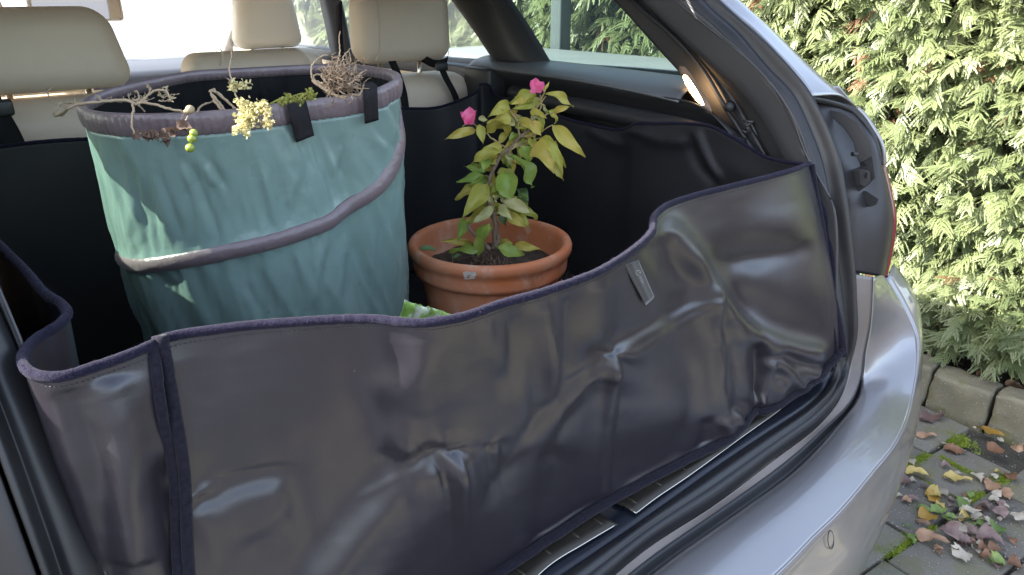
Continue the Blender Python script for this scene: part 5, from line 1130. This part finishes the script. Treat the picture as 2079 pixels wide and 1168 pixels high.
# ================================================================== FALLEN LEAVES, MOSS
def fl(nm,col,col2,tr=.15): return mat(nm,col,.55,col2=col2,nscale=70,trans=tr,bump=.6,bscale=160,bdist=.001,rnd=tuple(c*.7 for c in col))
FM=dict(brown=fl('brown_leaf',(.20,.10,.055),(.30,.16,.10)),yellow=fl('yellow_leaf',(.48,.36,.09),(.60,.47,.2)),cream=fl('cream_leaf',(.46,.40,.31),(.60,.54,.45)),purple=fl('mauve_leaf',(.20,.125,.115),(.34,.25,.23)),ochre=fl('ochre_leaf',(.40,.23,.04),(.52,.34,.08)),green=fl('green_leaf',(.12,.22,.06),(.28,.33,.10)),tan=fl('tan_leaf',(.30,.17,.10),(.44,.28,.18)))
def zq(X,Y): return 1700+X/2.728,740+Y/2.728
LB={'brown':'brown curled fallen leaf lying on the paving','yellow':'yellow fallen leaf lying on the paving','cream':'pale cream fallen leaf lying on the paving','purple':'dull mauve fallen leaf lying on the paving','ochre':'ochre yellow fallen leaf lying on the paving','green':'green fallen leaf lying on the paving','tan':'tan fallen leaf lying on the paving'}
def gl_(X0,Y0,X1,Y1,w,c,z=.006,label=None,curl=.4,wave=.1,seed=None,wide=1):
    a=U(*zq(X0,Y0),z=z+.002); b=U(*zq(X1,Y1),z=z+random.uniform(0,.008)); mid=(a+b)/2
    o=leaf('fallen_leaf',a-mid,b-mid,w/2.728/1450*2.35*wide*1.6,FM[c],None,fold=random.uniform(.1,.5),droop=random.uniform(-.1,.25),curl=random.uniform(-curl,curl)*1.6,seed=seed or int(X0*7+Y0),face=(random.uniform(-.3,.3),random.uniform(-.3,.3),1),wave=wave*1.8,jag=.35,nu=14)
    zmin=min(v.co.z for v in o.data.vertices); o.location=(mid[0],mid[1],z-zmin*.9)
    if not label:
        Xm,Ym=(X0+X1)/2,(Y0+Y1)/2; Ln=math.hypot(X1-X0,Y1-Y0)
        szw='tiny' if Ln<34 else 'small' if Ln<52 else 'middling' if Ln<72 else 'large'
        where='beside the bumper corner' if Xm<500 else 'near the foot of the kerb stones' if Ym<620 else 'in front of the leaf pile' if Ym>990 else 'on the left fringe of the leaf pile' if Xm<660 else 'on the right side of the leaf pile' if Xm>830 else 'in the back half of the leaf pile' if Ym<820 else 'in the middle of the leaf pile'
        lab=szw+' '+LB[c].replace('lying on the paving','lying '+where)
    tag(o,label or lab,'leaf',None if label else 'fallen leaves on the paving'); return o
SP=[(450,310,598,272,48,'purple','large dull mauve leaf lying closest to the base of the first kerb stone'),(432,395,556,398,30,'tan','tan forked leaf just below the mauve leaf beside the bumper'),(588,465,718,478,48,'brown','rust brown ribbed leaf lying on the moss joint'),(770,352,925,398,46,'ochre','orange ochre leaf lying at the foot of the second kerb stone'),(833,470,930,470,62,'brown','dark brown cupped leaf near the second kerb stone'),
(375,592,528,626,40,'yellow','slim yellow leaf left of the pair on the paving near the bumper'),(578,620,748,640,44,'yellow','slim yellow leaf right of the pair on the paving'),(350,650,410,640,46,'purple',None),(400,632,440,648,24,'cream',None),(310,715,362,728,26,'cream',None),(360,742,412,768,30,'tan',None),(385,742,462,748,28,'purple',None),(460,665,512,690,20,'purple',None),
(545,680,618,735,34,'cream',None),(615,742,660,752,20,'purple',None),(490,700,575,740,52,'yellow',None),(500,745,570,725,50,'ochre',None),(450,848,560,840,50,'ochre','bright ochre leaf with raised edges in front of the green leaf cluster'),(430,860,520,885,24,'tan',None),(440,785,520,810,30,'green',None),(520,820,600,790,34,'green',None),(570,830,632,868,22,'green',None),(600,830,660,850,26,'green',None),(560,760,590,800,30,'yellow',None),(665,790,720,760,44,'green',None),(700,735,730,782,28,'cream',None),
(760,605,798,655,36,'cream',None),(842,610,885,640,34,'cream',None),(800,640,850,655,32,'tan',None),(830,690,895,650,40,'tan',None),(855,705,910,735,36,'cream',None),(840,735,900,760,40,'cream',None),(880,760,925,790,36,'purple',None),(790,770,840,800,40,'purple',None),
(676,815,795,812,34,'cream',None),(672,838,745,860,50,'yellow',None),(655,870,715,938,42,'cream','white oval leaf lying on the leaf pile'),(750,860,842,850,50,'cream',None),(770,872,830,892,34,'green',None),(835,880,878,880,36,'cream',None),(595,900,665,980,62,'purple',None),(640,960,770,990,50,'purple',None),(700,900,780,940,46,'purple',None),(772,930,925,1000,62,'purple','broad mauve leaf on top of the pile at the right edge'),(830,1010,925,1035,40,'tan',None),(430,940,620,1000,40,'tan','long rolled tan leaf pointing at the leaf pile'),(530,1005,590,1020,20,'tan',None),(555,1020,570,1060,18,'tan',None),(640,1055,742,1045,58,'cream','round white papery leaf lying in front of the leaf pile'),(760,1020,790,1040,22,'cream',None),(800,1040,860,1070,30,'brown',None),(860,915,925,900,46,'green',None),(860,1090,925,1075,50,'green',None),(410,940,430,1000,22,'green',None),(350,885,430,902,10,'green',None),(565,425,612,448,20,'cream',None),(750,345,770,355,14,'cream',None),(395,520,430,560,30,'cream',None),(575,550,630,570,26,'purple',None),(870,585,925,598,14,'yellow',None),(880,405,925,430,24,'cream',None),(870,790,925,860,44,'purple',None),(620,1010,680,1030,26,'brown',None),(780,1000,830,1020,34,'brown',None),(905,700,950,760,40,'tan',None),(930,600,1000,640,40,'brown',None),(960,820,1040,860,50,'cream',None),(940,1100,1030,1130,50,'brown',None),(950,450,1030,480,50,'tan',None)]
for q in SP: gl_(*q[:6],label=q[6],z=.004+(.012 if q[0]>560 and q[1]>780 else 0)*random.random())
for _ in range(40):
    X,Y=random.gauss(780,90),random.gauss(900,110)
    if X>1000: continue
    a=random.uniform(0,6.28); gl_(X,Y,X+random.uniform(25,60)*math.cos(a),Y+random.uniform(12,30)*math.sin(a)+5,random.uniform(18,38),random.choice(['purple','brown','cream','tan','purple','green']),z=.003)
# litter of leaves on the soil beyond the kerb
for _ in range(26):
    y=random.uniform(-.6,.4);x=random.uniform(1.91,2.1); a=random.uniform(0,6.28); p=np.array([0,0,0.]); q=np.array([.05*math.cos(a),.05*math.sin(a),.01])
    o=leaf('fallen_leaf',p,q,.025,FM[random.choice(['purple','brown','cream','tan'])],None,seed=int(y*1000),face=(random.uniform(-.5,.2),0,1)); o.location=(x,y,.075+random.random()*.03); tag(o,'dry leaf lying on the soil behind the kerb stones','leaf','dry leaves on the soil under the hedge')
M['moss']=mat('moss',(.16,.24,.015),.9,col2=(.32,.38,.05),nscale=70,trans=.2)
V=[];Fc=[]
def mosspt(x,y,h=.012):
    for _ in range(9):
        b=np.array([x+random.gauss(0,.005),y+random.gauss(0,.005),-.010+random.random()*.004]); a=random.uniform(0,6.28); t=b+np.array([random.gauss(0,.004),random.gauss(0,.004),h*random.uniform(.3,1.0)]); s=np.array([math.cos(a),math.sin(a),0])*.0022; k=len(V); V.extend([b-s,b+s,t]); Fc.append((k,k+1,k+2))
def mossline(P,n,wd,h=.013):
    Q=crom(np.array([U(*zq(*p),z=0) for p in P]),200)
    for _ in range(n):
        p=Q[random.randrange(200)]; dns=noise.noise(Vector((p[0]*18,p[1]*18,0)))
        if dns<-.3: continue
        sp=wd*(1 if random.random()<.6 else 3.2); mosspt(p[0]+random.gauss(0,sp),p[1]+random.gauss(0,sp),h*(1 if sp==wd else .6))
mossline([(380,555),(440,520),(520,490),(570,460),(620,430),(690,400)],1100,.0050,.012); mossline([(540,480),(600,525),(680,570),(750,605)],700,.0042,.010); mossline([(620,370),(650,400),(640,440)],200,.008)
mossline([(190,985),(250,1035),(310,1010),(400,960),(480,920),(560,910)],600,.0035,.009); mossline([(730,745),(800,715)],160,.006); mossline([(880,640),(930,620)],160,.006); mossline([(500,655),(560,665)],80,.01,.004); mossline([(300,710),(420,715)],120,.010,.003)
o=mk('moss',V,Fc,M['moss']); tag(o,'bright green moss growing in the joints of the paving','moss',kind='stuff')
# small grit on the pavers
V=[];Fc=[]
for _ in range(1400):
    x=random.uniform(.75,1.78);y=random.uniform(-.75,.3); r=random.uniform(.0008,.0028); k=len(V)
    V.extend([(x-r,y,.0005),(x,y-r,.0005),(x+r,y,.0005),(x,y+r,.0005),(x,y,.0005+r)]); Fc.extend([(k,k+1,k+4),(k+1,k+2,k+4),(k+2,k+3,k+4),(k+3,k,k+4)])
o=mk('grit',V,Fc,mat('grit',(.38,.36,.33),.8,col2=(.2,.18,.15),nscale=90),smooth=False); tag(o,'pale grit and crumbs scattered on the paving','grit',kind='stuff')
# ================================================================== HOUSE, ADDED FENCE, REFLECTION STAND-INS BEYOND THE GLASS
pq=U(1138,60,x=1.80)
post=rbox('reflection_post',(1.80,pq[1],.75),(.07,.07,1.5),.008,mat('dark_reflection',(.05,.065,.07),.7,col2=(.07,.085,.09),nscale=8),None); tag(post,'added dark post in front of the hedge, standing in for a quarter window reflection','post')  # post added in place of a dark reflection in the quarter glass
gb=rbox('reflection_box',(1.5,1.66,.53),(.5,1.35,1.06),.02,mat('grey_reflection',(.16,.18,.19),.5,col2=(.2,.22,.23),nscale=6),None); tag(gb,'added low grey box standing in for a reflection in the quarter window','box')  # box added in place of a grey reflection in the same glass
fen=empty('added_dark_fence',(2.12,-2.5,0),'added unseen dark timber fence behind the car, there to be reflected in the liner','fence')  # out of view, added so the liner flap reflects something dark
Mf=mat('dark_reflection_timber',(.030,.025,.024),.8,col2=(.045,.037,.034),nscale=9,bump=.5,bscale=80,bdist=.002)
for k in range(34):
    rbox('board',(2.12+.012*(k%2),-.55-.145*k,.66+random.uniform(-.01,.01)),(.02,.14,1.28),.002,Mf,fen,1)
rbox('rail',(2.155,-2.95,.25),(.04,4.9,.07),.003,Mf,fen,1); rbox('rail',(2.155,-2.95,1.05),(.04,4.9,.07),.003,Mf,fen,1)
hw=empty('house',(-1,14,0),'white rendered house ahead of the car, bleached by light through the windscreen','house')
Mw=mat('white_render',(.82,.81,.78),.9,col2=(.78,.77,.74),nscale=5,bump=.4,bscale=60,bdist=.004)
rbox('wall',(2,19,3),(16,6,6.2),0,Mw,hw)
